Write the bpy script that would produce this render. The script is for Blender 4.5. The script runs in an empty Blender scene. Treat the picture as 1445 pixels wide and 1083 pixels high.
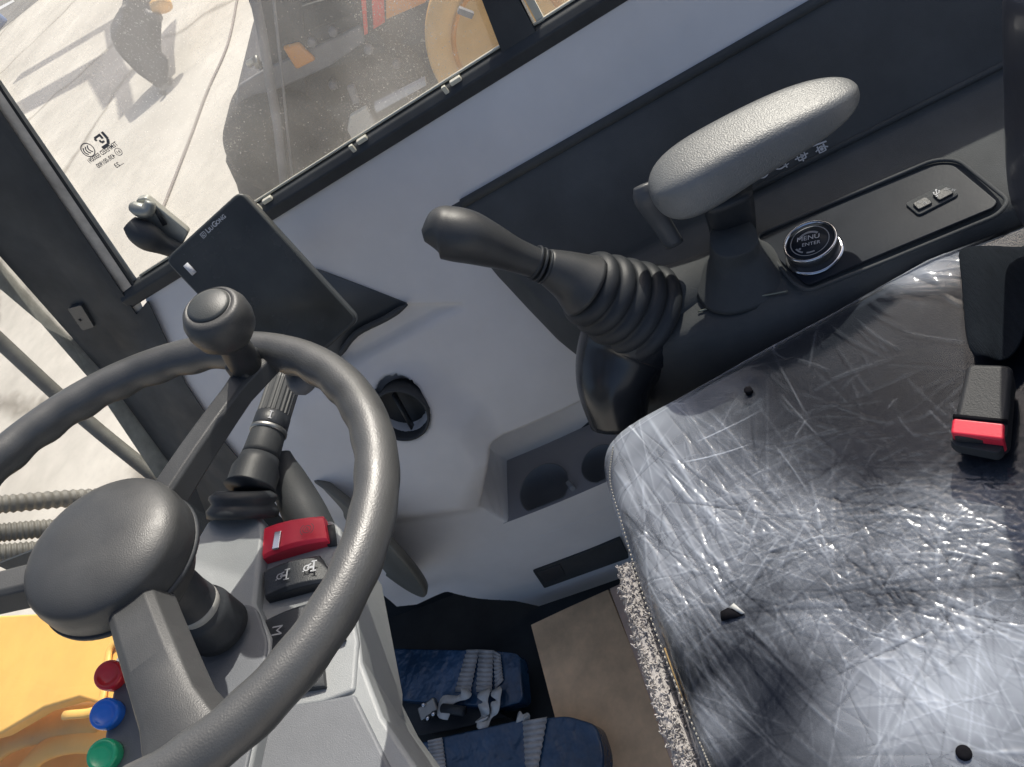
import bpy, bmesh, math, random
import numpy as np
from mathutils import Vector, Matrix
random.seed(7); rng = np.random.RandomState(11)
PI = math.pi
sc = bpy.context.scene
COL = sc.collection

# ------------------------------------------------------------------ camera
FPX = 1147.0
vF = Vector((-2822., -1309., -FPX)).normalized()
vR = Vector((-160., 1350., -FPX)); vR = (vR - vR.dot(vF) * vF).normalized()
vU = vR.cross(vF)
M = Matrix((vR, vF, vU))                       # camera axes -> world axes
EYE = Vector((0, 0, 1.2))
cd = bpy.data.cameras.new('camera'); cam = bpy.data.objects.new('camera', cd); COL.objects.link(cam)
cd.sensor_width = 36; cd.lens = 36 * FPX / 1445.0
cd.clip_start = 0.01; cd.clip_end = 2000
cam.matrix_world = Matrix.Translation(EYE) @ M.to_4x4()
sc.camera = cam

def ray(px, py): return M @ Vector(((px - 722.5) / FPX, (541.5 - py) / FPX, -1.0))
def at(px, py, ax, v):
    d = ray(px, py); i = 'xyz'.index(ax); return EYE + d * ((v - EYE[i]) / d[i])
def on(px, py, p0, n):
    d = ray(px, py); return EYE + d * ((Vector(p0) - EYE).dot(n) / d.dot(n))
def dep(px, py, k): return EYE + ray(px, py) * k

# ------------------------------------------------------------------ materials
def mat(name, col, rough=.5, metal=0, bump=0, bscale=200, var=0, vscale=8, coat=0, spec=.5, col2=None, bdist=.001, trans=0, emis=None, croug=.1, rvar=0, aniso=None):
    m = bpy.data.materials.new(name); m.use_nodes = True
    nt = m.node_tree; N = nt.nodes; L = nt.links; b = N['Principled BSDF']
    b.inputs['Base Color'].default_value = (*col, 1); b.inputs['Roughness'].default_value = rough
    b.inputs['Metallic'].default_value = metal; b.inputs['Coat Weight'].default_value = coat
    b.inputs['Coat Roughness'].default_value = croug
    b.inputs['Specular IOR Level'].default_value = spec
    b.inputs['Transmission Weight'].default_value = trans
    tc = N.new('ShaderNodeTexCoord')
    src = tc.outputs['Object']
    if aniso:
        mp = N.new('ShaderNodeMapping'); mp.inputs['Scale'].default_value = aniso
        L.new(src, mp.inputs[0]); src = mp.outputs[0]
    if var or col2:
        n = N.new('ShaderNodeTexNoise'); n.inputs['Scale'].default_value = vscale; n.inputs['Detail'].default_value = 5
        n.inputs['Roughness'].default_value = .65
        L.new(src, n.inputs['Vector'])
        r = N.new('ShaderNodeValToRGB'); r.color_ramp.elements[0].position = .3; r.color_ramp.elements[1].position = .7
        c2 = col2 if col2 else tuple(min(1, c * (1 + var)) for c in col)
        c1 = col if col2 else tuple(c * (1 - var) for c in col)
        r.color_ramp.elements[0].color = (*c1, 1); r.color_ramp.elements[1].color = (*c2, 1)
        L.new(n.outputs['Fac'], r.inputs[0]); L.new(r.outputs[0], b.inputs['Base Color'])
        if rvar:
            mr = N.new('ShaderNodeMapRange'); mr.inputs[3].default_value = rough - rvar; mr.inputs[4].default_value = rough + rvar
            mr.inputs[1].default_value = .3; mr.inputs[2].default_value = .7
            n3 = N.new('ShaderNodeTexNoise'); n3.inputs['Scale'].default_value = vscale * 2.7; n3.inputs['Detail'].default_value = 4
            L.new(src, n3.inputs['Vector']); L.new(n3.outputs['Fac'], mr.inputs[0]); L.new(mr.outputs[0], b.inputs['Roughness'])
    if bump:
        n2 = N.new('ShaderNodeTexNoise'); n2.inputs['Scale'].default_value = bscale; n2.inputs['Detail'].default_value = 3
        L.new(src, n2.inputs['Vector'])
        bp = N.new('ShaderNodeBump'); bp.inputs['Strength'].default_value = bump; bp.inputs['Distance'].default_value = bdist
        L.new(n2.outputs['Fac'], bp.inputs['Height']); L.new(bp.outputs[0], b.inputs['Normal'])
    if emis:
        b.inputs['Emission Color'].default_value = (*emis[:3], 1); b.inputs['Emission Strength'].default_value = emis[3]
    return m

BLK = mat('black_plastic', (.030, .034, .040), .42, bump=.25, bscale=900, var=.25, vscale=14, rvar=.06)
BLK2 = mat('black_trim', (.044, .048, .052), .6, spec=.3, bump=.15, bscale=600, var=.3, vscale=10, rvar=.08)
CONS = mat('console_plastic', (.078, .083, .086), .66, spec=.15, bump=.35, bscale=1100, var=.18, vscale=9, rvar=.06)
GLOSSBLK = mat('panel_black', (.024, .029, .038), .36, spec=.12, bump=.04, bscale=400, var=.15, rvar=.05)
RIMM = mat('wheel_rubber', (.066, .068, .068), .40, spec=.8, bump=.3, bscale=850, var=.15, vscale=20, rvar=.05, bdist=.0008)
HUBM = mat('hub_plastic', (.050, .052, .053), .42, bump=.22, bscale=1200, var=.2, vscale=18, rvar=.07)
GREY = mat('grey_trim_plastic', (.69, .675, .67), .55, bump=.16, bscale=1300, var=.09, vscale=4, rvar=.05)
COLG = mat('column_grey', (.29, .305, .31), .42, bump=.3, bscale=1500, var=.08, vscale=12, rvar=.05)
COLD = mat('column_dark_grey', (.15, .16, .175), .5, bump=.3, bscale=1300, var=.12, vscale=12)
RUB = mat('rubber', (.032, .036, .041), .5, spec=.4, bump=.15, bscale=500, var=.25, vscale=16)
ARM = mat('armrest_vinyl', (.17, .175, .172), .38, spec=.9, bump=.7, bscale=750, var=.1, vscale=20, bdist=.0008)
RED = mat('red_plastic', (.80, .035, .07), .32, bump=.05, bscale=700, var=.1, vscale=25)
BLUE = mat('blue_plastic', (.015, .17, .75), .25, var=.1, coat=.4)
GRN = mat('green_plastic', (.015, .42, .20), .25, var=.1, coat=.4)
REDB = mat('red_button_plastic', (.80, .03, .04), .25, var=.1, coat=.4)
WHT = mat('white_marking', (.62, .63, .65), .6)
GRYM = mat('grey_marking', (.30, .31, .33), .6)
BLKM = mat('dark_marking', (.012, .012, .015), .95, spec=.05)
CHR = mat('chrome', (.62, .63, .66), .12, metal=1)
STEEL = mat('worn_steel', (.36, .36, .34), .35, metal=.85, bump=.2, bscale=120, var=.2, vscale=30)
YEL = mat('yellow_paint', (.80, .47, .12), .5, bump=.08, bscale=60, var=.12, vscale=4, rvar=.1)
YEL2 = mat('pale_yellow_paint', (.80, .45, .14), .5, var=.12, vscale=3)
ORG = mat('orange_paint', (.66, .26, .03), .5, var=.15, vscale=3)
REDP = mat('red_paint', (.75, .05, .02), .5, var=.1)
MACH = mat('dark_machine', (.045, .046, .055), .6, var=.35, vscale=2.5, bump=.3, bscale=30)
MACH2 = mat('grey_machine', (.15, .15, .16), .6, var=.25, vscale=3)
TYRE = mat('tyre', (.028, .028, .030), .8, var=.3, vscale=5)
CARD = mat('cardboard', (.74, .52, .32), .85, bump=.3, bscale=80, var=.3, vscale=9, bdist=.002)
CARD2 = mat('cardboard_edge', (.62, .44, .34), .85, var=.15, vscale=30)
BELT = mat('belt_webbing', (.013, .017, .023), .9, spec=.1, bump=.9, bscale=260, var=.2, aniso=(1, 6, 1), vscale=60)
BUCK = mat('buckle_plastic', (.038, .040, .044), .5, spec=.35, bump=.3, bscale=1000, var=.12, vscale=20)
FLEECE = mat('fleece', (.47, .445, .43), .95, bump=.6, bscale=260, var=.2, vscale=60, bdist=.002)
THREAD = mat('cream_thread', (.50, .47, .40), .8)
GOLD = mat('gold_thread', (.36, .24, .10), .7)
FLOORM = mat('rubber_floor', (.024, .030, .036), .7, bump=.3, bscale=60, var=.3, vscale=12)
FILMB = mat('blue_film', (.022, .060, .125), .22, bump=.9, bscale=22, var=.5, vscale=10, bdist=.012, coat=.35)
STRAP = mat('ribbed_strip', (.40, .40, .40), .5, bump=.1, bscale=300, var=.25, vscale=30)
STRAPW = mat('white_strip', (.55, .56, .55), .55, var=.15, vscale=30, bump=.4, bscale=60)
SEALM = mat('window_seal', (.50, .46, .40), .6, bump=.4, bscale=200, var=.35, vscale=25)
SEALG = mat('glass_edge_band', (.60, .60, .55), .45, bump=.3, bscale=300, var=.3, vscale=30)
GLEDGE = mat('glass_edge', (.62, .60, .50), .25, var=.1)

def concrete():
    m = bpy.data.materials.new('concrete'); m.use_nodes = True; nt = m.node_tree; N = nt.nodes; L = nt.links; b = N['Principled BSDF']
    b.inputs['Roughness'].default_value = .9
    tc = N.new('ShaderNodeTexCoord')
    n = N.new('ShaderNodeTexNoise'); n.inputs['Scale'].default_value = .55; n.inputs['Detail'].default_value = 9; n.inputs['Roughness'].default_value = .62
    n2 = N.new('ShaderNodeTexNoise'); n2.inputs['Scale'].default_value = 6; n2.inputs['Detail'].default_value = 8
    v = N.new('ShaderNodeTexVoronoi'); v.feature = 'DISTANCE_TO_EDGE'; v.inputs['Scale'].default_value = .33
    nd = N.new('ShaderNodeTexNoise'); nd.inputs['Scale'].default_value = 1.5; nd.inputs['Detail'].default_value = 6
    mx = N.new('ShaderNodeMix'); mx.data_type = 'RGBA'; mx.inputs[0].default_value = .35
    L.new(tc.outputs['Object'], nd.inputs[0]); L.new(tc.outputs['Object'], mx.inputs[6]); L.new(nd.outputs['Color'], mx.inputs[7]); L.new(mx.outputs[2], v.inputs['Vector'])
    for q in (n, n2): L.new(tc.outputs['Object'], q.inputs['Vector'])
    r = N.new('ShaderNodeValToRGB'); r.color_ramp.elements[0].position = .32; r.color_ramp.elements[1].position = .72
    r.color_ramp.elements[0].color = (.48, .45, .40, 1); r.color_ramp.elements[1].color = (.75, .71, .64, 1)
    L.new(n.outputs['Fac'], r.inputs[0])
    r2 = N.new('ShaderNodeValToRGB'); r2.color_ramp.elements[0].position = .3; r2.color_ramp.elements[1].position = .75
    r2.color_ramp.elements[0].color = (.86, .86, .86, 1); r2.color_ramp.elements[1].color = (1, 1, 1, 1); L.new(n2.outputs['Fac'], r2.inputs[0])
    r3 = N.new('ShaderNodeValToRGB'); r3.color_ramp.elements[0].position = .0; r3.color_ramp.elements[1].position = .02
    r3.color_ramp.elements[0].color = (.40, .38, .35, 1); r3.color_ramp.elements[1].color = (1, 1, 1, 1); L.new(v.outputs[0], r3.inputs[0])
    a = N.new('ShaderNodeMix'); a.data_type = 'RGBA'; a.blend_type = 'MULTIPLY'; a.inputs[0].default_value = 1
    L.new(r.outputs[0], a.inputs[6]); L.new(r2.outputs[0], a.inputs[7])
    c = N.new('ShaderNodeMix'); c.data_type = 'RGBA'; c.blend_type = 'MULTIPLY'; c.inputs[0].default_value = .8
    L.new(a.outputs[2], c.inputs[6]); L.new(r3.outputs[0], c.inputs[7]); L.new(c.outputs[2], b.inputs['Base Color'])
    return m

def glass(name, dust=.08, spk=.5, tint=(.97, .98, .96), scale=160, big=0, thr=.68):
    m = bpy.data.materials.new(name); m.use_nodes = True; nt = m.node_tree; N = nt.nodes; L = nt.links
    N.remove(N['Principled BSDF']); out = N['Material Output']
    tr = N.new('ShaderNodeBsdfTransparent'); tr.inputs[0].default_value = (*tint, 1)
    gl = N.new('ShaderNodeBsdfGlossy'); gl.inputs['Roughness'].default_value = .02
    lw_ = N.new('ShaderNodeLayerWeight'); lw_.inputs[0].default_value = .5; pw_ = N.new('ShaderNodeMath'); pw_.operation = 'POWER'; pw_.inputs[1].default_value = 5; L.new(lw_.outputs['Facing'], pw_.inputs[0]); fr = N.new('ShaderNodeMath'); fr.operation = 'MULTIPLY_ADD'; fr.inputs[1].default_value = .9; fr.inputs[2].default_value = .035; L.new(pw_.outputs[0], fr.inputs[0])
    mg = N.new('ShaderNodeMixShader'); L.new(fr.outputs[0], mg.inputs[0]); L.new(tr.outputs[0], mg.inputs[1]); L.new(gl.outputs[0], mg.inputs[2])
    di = N.new('ShaderNodeBsdfDiffuse'); di.inputs[0].default_value = (.85, .83, .78, 1)
    tl = N.new('ShaderNodeBsdfTranslucent'); tl.inputs[0].default_value = (.85, .83, .78, 1)
    md = N.new('ShaderNodeMixShader'); md.inputs[0].default_value = .5; L.new(di.outputs[0], md.inputs[1]); L.new(tl.outputs[0], md.inputs[2])
    tc = N.new('ShaderNodeTexCoord')
    n = N.new('ShaderNodeTexNoise'); n.inputs['Scale'].default_value = scale; n.inputs['Detail'].default_value = 5; n.inputs['Roughness'].default_value = .8
    n2 = N.new('ShaderNodeTexNoise'); n2.inputs['Scale'].default_value = 5; n2.inputs['Detail'].default_value = 4
    v = N.new('ShaderNodeTexVoronoi'); v.inputs['Scale'].default_value = scale * .8
    for q in (n, n2, v): L.new(tc.outputs['Object'], q.inputs['Vector'])
    r = N.new('ShaderNodeMapRange'); r.inputs[1].default_value = .56; r.inputs[2].default_value = .74; r.inputs[3].default_value = 0; r.inputs[4].default_value = spk; L.new(n.outputs['Fac'], r.inputs[0])
    r2 = N.new('ShaderNodeMapRange'); r2.inputs[1].default_value = .38; r2.inputs[2].default_value = .66; r2.inputs[3].default_value = .35; r2.inputs[4].default_value = 1; L.new(n2.outputs['Fac'], r2.inputs[0])
    r3 = N.new('ShaderNodeMapRange'); r3.inputs[1].default_value = .08; r3.inputs[2].default_value = .30; r3.inputs[3].default_value = spk * .9; r3.inputs[4].default_value = 0; L.new(v.outputs['Distance'], r3.inputs[0])
    wn = N.new('ShaderNodeSeparateColor'); L.new(v.outputs['Color'], wn.inputs[0])
    gt = N.new('ShaderNodeMath'); gt.operation = 'GREATER_THAN'; gt.inputs[1].default_value = thr; L.new(wn.outputs[0], gt.inputs[0])
    mu0 = N.new('ShaderNodeMath'); mu0.operation = 'MULTIPLY'; L.new(r3.outputs[0], mu0.inputs[0]); L.new(gt.outputs[0], mu0.inputs[1])
    ad = N.new('ShaderNodeMath'); ad.operation = 'ADD'; L.new(r.outputs[0], ad.inputs[0]); L.new(mu0.outputs[0], ad.inputs[1])
    ad2 = N.new('ShaderNodeMath'); ad2.operation = 'ADD'; ad2.inputs[1].default_value = dust; L.new(ad.outputs[0], ad2.inputs[0])
    mu = N.new('ShaderNodeMath'); mu.operation = 'MULTIPLY'; mu.use_clamp = True; L.new(ad2.outputs[0], mu.inputs[0]); L.new(r2.outputs[0], mu.inputs[1])
    ms = N.new('ShaderNodeMixShader'); L.new(mu.outputs[0], ms.inputs[0]); L.new(mg.outputs[0], ms.inputs[1]); L.new(md.outputs[0], ms.inputs[2])
    L.new(ms.outputs[0], out.inputs['Surface'])
    return m
GLS = glass('dusty_side_glass', .32, .42, scale=420, thr=.80)
GLW = glass('windshield_glass', .12, .10, scale=200, thr=.95)

def film():
    m = bpy.data.materials.new('clear_plastic_film'); m.use_nodes = True; nt = m.node_tree; N = nt.nodes; L = nt.links
    N.remove(N['Principled BSDF']); out = N['Material Output']
    tc = N.new('ShaderNodeTexCoord')
    # fine crinkle bump in two stretched directions
    hs = []
    for i, (rot, sx, sy, s) in enumerate([(.5, 1, 14, 42), (1.25, 1, 16, 36), (-.7, 1, 15, 40), (2.2, 1, 18, 52)]):
        mp = N.new('ShaderNodeMapping'); mp.inputs['Rotation'].default_value = (0, 0, rot); mp.inputs['Scale'].default_value = (sx, sy, 1)
        L.new(tc.outputs['Object'], mp.inputs[0])
        n = N.new('ShaderNodeTexNoise'); n.inputs['Scale'].default_value = s; n.inputs['Detail'].default_value = 3; n.inputs['Distortion'].default_value = .4
        L.new(mp.outputs[0], n.inputs['Vector'])
        a = N.new('ShaderNodeMath'); a.operation = 'SUBTRACT'; a.inputs[1].default_value = .5; L.new(n.outputs['Fac'], a.inputs[0])
        b = N.new('ShaderNodeMath'); b.operation = 'ABSOLUTE'; L.new(a.outputs[0], b.inputs[0])
        hs.append(b.outputs[0])
    acc = hs[0]
    for h in hs[1:]:
        a = N.new('ShaderNodeMath'); a.operation = 'MINIMUM'; L.new(acc, a.inputs[0]); L.new(h, a.inputs[1]); acc = a.outputs[0]
    bp = N.new('ShaderNodeBump'); bp.inputs['Strength'].default_value = .5; bp.inputs['Distance'].default_value = .006; L.new(acc, bp.inputs['Height'])
    ah = N.new('ShaderNodeAttribute'); ah.attribute_name = 'haze_sheen'
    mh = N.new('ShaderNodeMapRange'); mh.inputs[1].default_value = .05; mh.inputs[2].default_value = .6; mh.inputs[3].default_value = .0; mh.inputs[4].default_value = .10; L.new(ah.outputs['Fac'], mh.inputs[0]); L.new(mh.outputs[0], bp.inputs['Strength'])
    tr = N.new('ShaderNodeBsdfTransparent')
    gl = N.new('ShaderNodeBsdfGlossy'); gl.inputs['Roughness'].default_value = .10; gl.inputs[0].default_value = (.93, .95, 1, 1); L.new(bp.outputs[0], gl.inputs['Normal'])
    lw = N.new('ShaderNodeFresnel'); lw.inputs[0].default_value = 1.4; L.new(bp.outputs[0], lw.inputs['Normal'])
    at_ = N.new('ShaderNodeAttribute'); at_.attribute_name = 'haze_sheen'  # film milkiness together with painted bright and dark zones
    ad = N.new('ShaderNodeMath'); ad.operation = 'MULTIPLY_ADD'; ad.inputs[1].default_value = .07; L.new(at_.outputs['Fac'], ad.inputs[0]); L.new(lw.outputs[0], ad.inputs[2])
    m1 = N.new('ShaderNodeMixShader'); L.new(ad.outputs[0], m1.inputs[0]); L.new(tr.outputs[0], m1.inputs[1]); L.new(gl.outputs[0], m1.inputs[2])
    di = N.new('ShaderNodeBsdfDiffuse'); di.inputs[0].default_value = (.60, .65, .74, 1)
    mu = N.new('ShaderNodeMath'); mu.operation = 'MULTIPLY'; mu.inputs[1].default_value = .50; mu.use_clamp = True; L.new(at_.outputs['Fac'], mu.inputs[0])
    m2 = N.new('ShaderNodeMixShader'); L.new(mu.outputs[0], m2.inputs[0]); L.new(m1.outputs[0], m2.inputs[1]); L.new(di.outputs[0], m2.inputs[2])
    L.new(m2.outputs[0], out.inputs['Surface'])
    return m
FILM = film()
VINYL = mat('dark_vinyl', (.018, .026, .040), .6, spec=.15, bump=.3, bscale=700, var=.2, vscale=20)

# ------------------------------------------------------------------ mesh helpers
def tag(o, label=None, cat=None, group=None, kind=None):
    if label: o['label'] = label
    if cat: o['category'] = cat
    if group: o['group'] = group
    if kind: o['kind'] = kind
    return o
def thing(name, label, cat, loc=(0, 0, 0), group=None):
    o = bpy.data.objects.new(name, None); COL.objects.link(o); o.location = loc; o.empty_display_size = .05
    return tag(o, label, cat, group)
def obj(name, V, F, m, parent=None, smooth=True, bevel=0, sub=0, seg=2, loc=None, solid=0, angle=35):
    me = bpy.data.meshes.new(name); me.from_pydata([tuple(v) for v in V], [], [tuple(f) for f in F])
    bm = bmesh.new(); bm.from_mesh(me); bmesh.ops.recalc_face_normals(bm, faces=bm.faces); bm.to_mesh(me); bm.free()
    me.materials.append(m)
    o = bpy.data.objects.new(name, me); COL.objects.link(o)
    if parent is not None:
        o.parent = parent; o.matrix_parent_inverse = Matrix.Translation(-parent.location)
    if smooth:
        me.polygons.foreach_set('use_smooth', [True] * len(me.polygons))
        if not sub and not bevel: pass
    if solid:
        s = o.modifiers.new('s', 'SOLIDIFY'); s.thickness = solid; s.offset = 0
    if bevel:
        b = o.modifiers.new('b', 'BEVEL'); b.width = bevel; b.segments = seg; b.limit_method = 'ANGLE'; b.angle_limit = math.radians(30); b.harden_normals = True
    if sub:
        s = o.modifiers.new('u', 'SUBSURF'); s.levels = sub; s.render_levels = sub
    return o
class MB:
    def __init__(s): s.V = []; s.F = []
    def add(s, V, F):
        k = len(s.V); s.V += [Vector(v) for v in V]; s.F += [[i + k for i in f] for f in F]; return s
    def box(s, c, ax, h):   # centre, 3 axes, half sizes
        c = Vector(c); A = [Vector(a).normalized() * k for a, k in zip(ax, h)]
        V = [c + A[0] * i + A[1] * j + A[2] * k for i in (-1, 1) for j in (-1, 1) for k in (-1, 1)]
        return s.add(V, [(0, 1, 3, 2), (4, 6, 7, 5), (0, 4, 5, 1), (2, 3, 7, 6), (0, 2, 6, 4), (1, 5, 7, 3)])
    def prism(s, P, d):     # polygon + extrusion vector
        P = [Vector(p) for p in P]; n = len(P); d = Vector(d)
        return s.add(P + [p + d for p in P], [list(range(n)), list(range(2 * n - 1, n - 1, -1))] + [(i, (i + 1) % n, n + (i + 1) % n, n + i) for i in range(n)])
    def tube(s, P, R, seg=16, cap=True, sq=1.0, up=None, pw=2):
        P = [Vector(p) for p in P]; n = len(P)
        if not hasattr(R, '__len__'): R = [R] * n
        prev = None; V = []; F = []
        for i in range(n):
            t = (P[min(i + 1, n - 1)] - P[max(i - 1, 0)]).normalized()
            if prev is None:
                u = Vector(up) if up else (Vector((0, 0, 1)) if abs(t.z) < .9 else Vector((1, 0, 0)))
            else: u = prev
            u = (u - t * u.dot(t)).normalized(); prev = u; w = t.cross(u)
            for k in range(seg):
                a = 2 * PI * k / seg; ca, sa = math.cos(a), math.sin(a)
                if pw != 2:
                    ca = math.copysign(abs(ca) ** (2 / pw), ca); sa = math.copysign(abs(sa) ** (2 / pw), sa)
                V.append(P[i] + u * ca * R[i] * sq + w * sa * R[i])
        for i in range(n - 1):
            for k in range(seg):
                F.append((i * seg + k, i * seg + (k + 1) % seg, (i + 1) * seg + (k + 1) % seg, (i + 1) * seg + k))
        if cap: F += [list(range(seg))[::-1], [(n - 1) * seg + k for k in range(seg)]]
        return s.add(V, F)
    def lathe(s, c, ax, prof, seg=40):   # prof: (radius, height along ax)
        c = Vector(c); ax = Vector(ax).normalized(); u = ax.orthogonal().normalized(); w = ax.cross(u); V = []; F = []; n = len(prof)
        for r, h in prof:
            for k in range(seg):
                a = 2 * PI * k / seg; V.append(c + ax * h + (u * math.cos(a) + w * math.sin(a)) * max(r, 1e-5))
        for i in range(n - 1):
            for k in range(seg): F.append((i * seg + k, i * seg + (k + 1) % seg, (i + 1) * seg + (k + 1) % seg, (i + 1) * seg + k))
        F += [list(range(seg))[::-1], [(n - 1) * seg + k for k in range(seg)]]
        return s.add(V, F)
    def build(s, name, m, parent=None, **k): return obj(name, s.V, s.F, m, parent, **k)

def bez(P, n):       # Catmull-Rom resample
    P = [Vector(p) for p in P]; out = []
    Q = [P[0] * 2 - P[1]] + P + [P[-1] * 2 - P[-2]]; segs = len(P) - 1
    for k in range(n + 1):
        t = k / n * segs; i = min(int(t), segs - 1); t -= i
        a, b, c, d = Q[i:i + 4]
        out.append(.5 * ((2 * b) + (c - a) * t + (2 * a - 5 * b + 4 * c - d) * t * t + (3 * b - a - 3 * c + d) * t ** 3))
    return out
def rez(R, n):
    return [v.x for v in bez([Vector((r, 0, 0)) for r in R], n)]
def roundpoly(P, r, seg=5):
    P = [Vector(p) for p in P]; out = []; n = len(P)
    for i in range(n):
        a, b, c = P[i - 1], P[i], P[(i + 1) % n]; u = (a - b); w = (c - b); k = min(r, u.length * .45, w.length * .45); u = u.normalized() * k; w = w.normalized() * k
        for j in range(seg + 1):
            t = j / seg; out.append((b + u) * (1 - t) ** 2 + b * 2 * t * (1 - t) + (b + w) * t * t)
    return out

def text(name, body, o, x, n, size, m, parent, mirror=False, bold=0, center=False, sx=1):
    x = Vector(x).normalized(); n = Vector(n).normalized(); y = n.cross(x).normalized(); x = y.cross(n)
    cu = bpy.data.curves.new(name, 'FONT'); cu.body = body; cu.size = size; cu.offset = bold * size; cu.extrude = 0
    if center: cu.align_x = 'CENTER'; cu.align_y = 'CENTER'
    t = bpy.data.objects.new(name + '_tmp', cu); COL.objects.link(t); bpy.context.view_layer.update()
    me = bpy.data.meshes.new_from_object(t.evaluated_get(bpy.context.evaluated_depsgraph_get()))
    bpy.data.objects.remove(t)
    xx = x * (-1 if mirror else 1) * sx
    T = Matrix(((xx.x, y.x, n.x, o[0]), (xx.y, y.y, n.y, o[1]), (xx.z, y.z, n.z, o[2]), (0, 0, 0, 1)))
    me.transform(T); me.materials.clear(); me.materials.append(m); me.name = name
    ob = bpy.data.objects.new(name, me); COL.objects.link(ob)
    ob.parent = parent; ob.matrix_parent_inverse = Matrix.Translation(-parent.location)
    return ob
class Decal:     # flat strokes on a plane: 2-D drawing helper
    def __init__(s, o, x, n, size, mirror=False):
        s.o = Vector(o); s.n = Vector(n).normalized(); x = Vector(x).normalized(); s.y = s.n.cross(x).normalized() * size; s.x = x * size * (-1 if mirror else 1); s.mb = MB()
    def p(s, u, v): return s.o + s.x * u + s.y * v
    def poly(s, P): s.mb.add([s.p(*q) for q in P], [list(range(len(P)))]); return s
    def line(s, P, w):
        for (a, b), (c, d) in zip(P[:-1], P[1:]):
            L = math.hypot(c - a, d - b) or 1; nx, ny = -(d - b) / L * w / 2, (c - a) / L * w / 2
            s.poly([(a + nx, b + ny), (c + nx, d + ny), (c - nx, d - ny), (a - nx, b - ny)])
        return s
    def arc(s, cx, cy, r, a0, a1, w, n=20):
        return s.line([(cx + r * math.cos(math.radians(a0 + (a1 - a0) * i / n)), cy + r * math.sin(math.radians(a0 + (a1 - a0) * i / n))) for i in range(n + 1)], w)
    def disc(s, cx, cy, r, n=16): return s.poly([(cx + r * math.cos(2 * PI * i / n), cy + r * math.sin(2 * PI * i / n)) for i in range(n)])
    def build(s, name, m, parent): return s.mb.build(name, m, parent, smooth=False)

exec_order = []
# ================================================================== SIDE WALL
def sp(t, k):
    return k * np.logaddexp(0, t / k)
def sdbox(u, v, hu, hv, r):
    qu = np.abs(u) - hu + r; qv = np.abs(v) - hv + r
    return np.hypot(np.maximum(qu, 0), np.maximum(qv, 0)) + np.minimum(np.maximum(qu, qv), 0) - r
def sstep(d, w):      # 1 inside (d<0) to 0 outside
    t = np.clip(.5 - d / w, 0, 1); return t * t * (3 - 2 * t)
def pip(P, y, z):     # points in polygon, arrays
    inside = np.zeros(np.shape(y), bool); n = len(P)
    for i in range(n):
        a, b = P[i], P[(i + 1) % n]
        c = ((a[1] > z) != (b[1] > z)) & (y < (b[0] - a[0]) * (z - a[1]) / (b[1] - a[1] + 1e-12) + a[0]); inside ^= c
    return inside
def sdpoly(P, y, z):
    d = np.full(np.shape(y), 1e9); n = len(P)
    for i in range(n):
        a, b = np.array(P[i]), np.array(P[(i + 1) % n]); e = b - a
        t = np.clip(((y - a[0]) * e[0] + (z - a[1]) * e[1]) / (e @ e + 1e-12), 0, 1)
        d = np.minimum(d, np.hypot(y - a[0] - t * e[0], z - a[1] - t * e[1]))
    return np.where(pip(P, y, z), -d, d)
def Xbase(y, z):
    return .62 + .51 * sp(z - .45, .03)
def onbase(px, py, off=0, fn=Xbase):
    x = .66
    for _ in range(60):
        p = at(px, py, 'x', x); x = .6 * x + .4 * (float(fn(p.y, p.z)) - off)
    return at(px, py, 'x', x)
def yz(P): return [(lambda q: (q.y, q.z))(onbase(*p)) for p in P]
BUMP_P = yz([(548, 545), (600, 552), (655, 590), (690, 640), (660, 705), (560, 720), (430, 700), (400, 560), (450, 520)])
CUB_T = yz([(697, 626), (760, 600), (848, 560), (880, 640), (868, 676), (850, 690), (775, 712), (735, 726), (705, 722), (682, 708)])
ZS = sum(CUB_T[k][1] for k in (5, 6, 7, 8)) / 4 + .002
print('cub', [tuple(round(v, 3) for v in p) for p in CUB_T], ZS)
CUB_P = [(y, z if z > ZS + .02 else ZS - .05) for y, z in CUB_T]
LEDGE_P = yz([(470, 505), (575, 434), (652, 432), (500, 512)])
LOWB_P = yz([(520, 760), (600, 760), (610, 800), (585, 826), (545, 800)])
VC = onbase(566, 585, .022)
def X(y, z, cup=True):
    y = np.asarray(y, float); z = np.asarray(z, float)
    x = Xbase(y, z)
    x = x - .022 * sstep(sdpoly(BUMP_P, y, z) - .008, .06)                # vent housing bulges out
    x = x - .012 * np.exp(-((z - .20) / .10) ** 2) * sstep(np.abs(y - .55) - .2, .2)   # soft lower bulge
    if cup: x = x + .105 * sstep(sdpoly(CUB_P, y, z) - .002, .008)               # cup recess
    x = x + .010 * sstep(sdpoly(LEDGE_P, y, z), .008)
    x = x - .010 * sstep(np.abs(z - .775 ) - .004, .05)*0
    x = x + .04 * sstep(np.hypot(y - VC.y, z - VC.z) - .034, .006)
    x = x + .016 * np.exp(-(((y - .70) / .07) ** 2 + ((z - .17) / .05) ** 2))    # dished zone behind the grille
    x = x + .0012 * np.sin(y * 9 + z * 5) + .0008 * np.sin(z * 23 - y * 7)
    return x
wall = thing('side_wall', 'smooth grey moulded plastic trim wall under the right side window', 'wall', (.7, .3, 0))
outline = yz([(1600, -440), (880, 3), (650, 135), (400, 290), (250, 386), (207, 413), (206, 424), (241, 500), (300, 612), (370, 700), (430, 760), (500, 815), (528, 828), (560, 857), (588, 855), (630, 839), (726, 847), (767, 857), (883, 819), (1100, 745), (1900, 480)])
outline[0] = (-.75, .80)
outline[-1] = (-.75, .0)
outline = [(y, min(z, .797)) for y, z in outline]
ys = np.arange(-.72, 1.12, .0035); zs = np.arange(-.12, .80, .0035)
Y, Z = np.meshgrid(ys, zs, indexing='ij')
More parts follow.
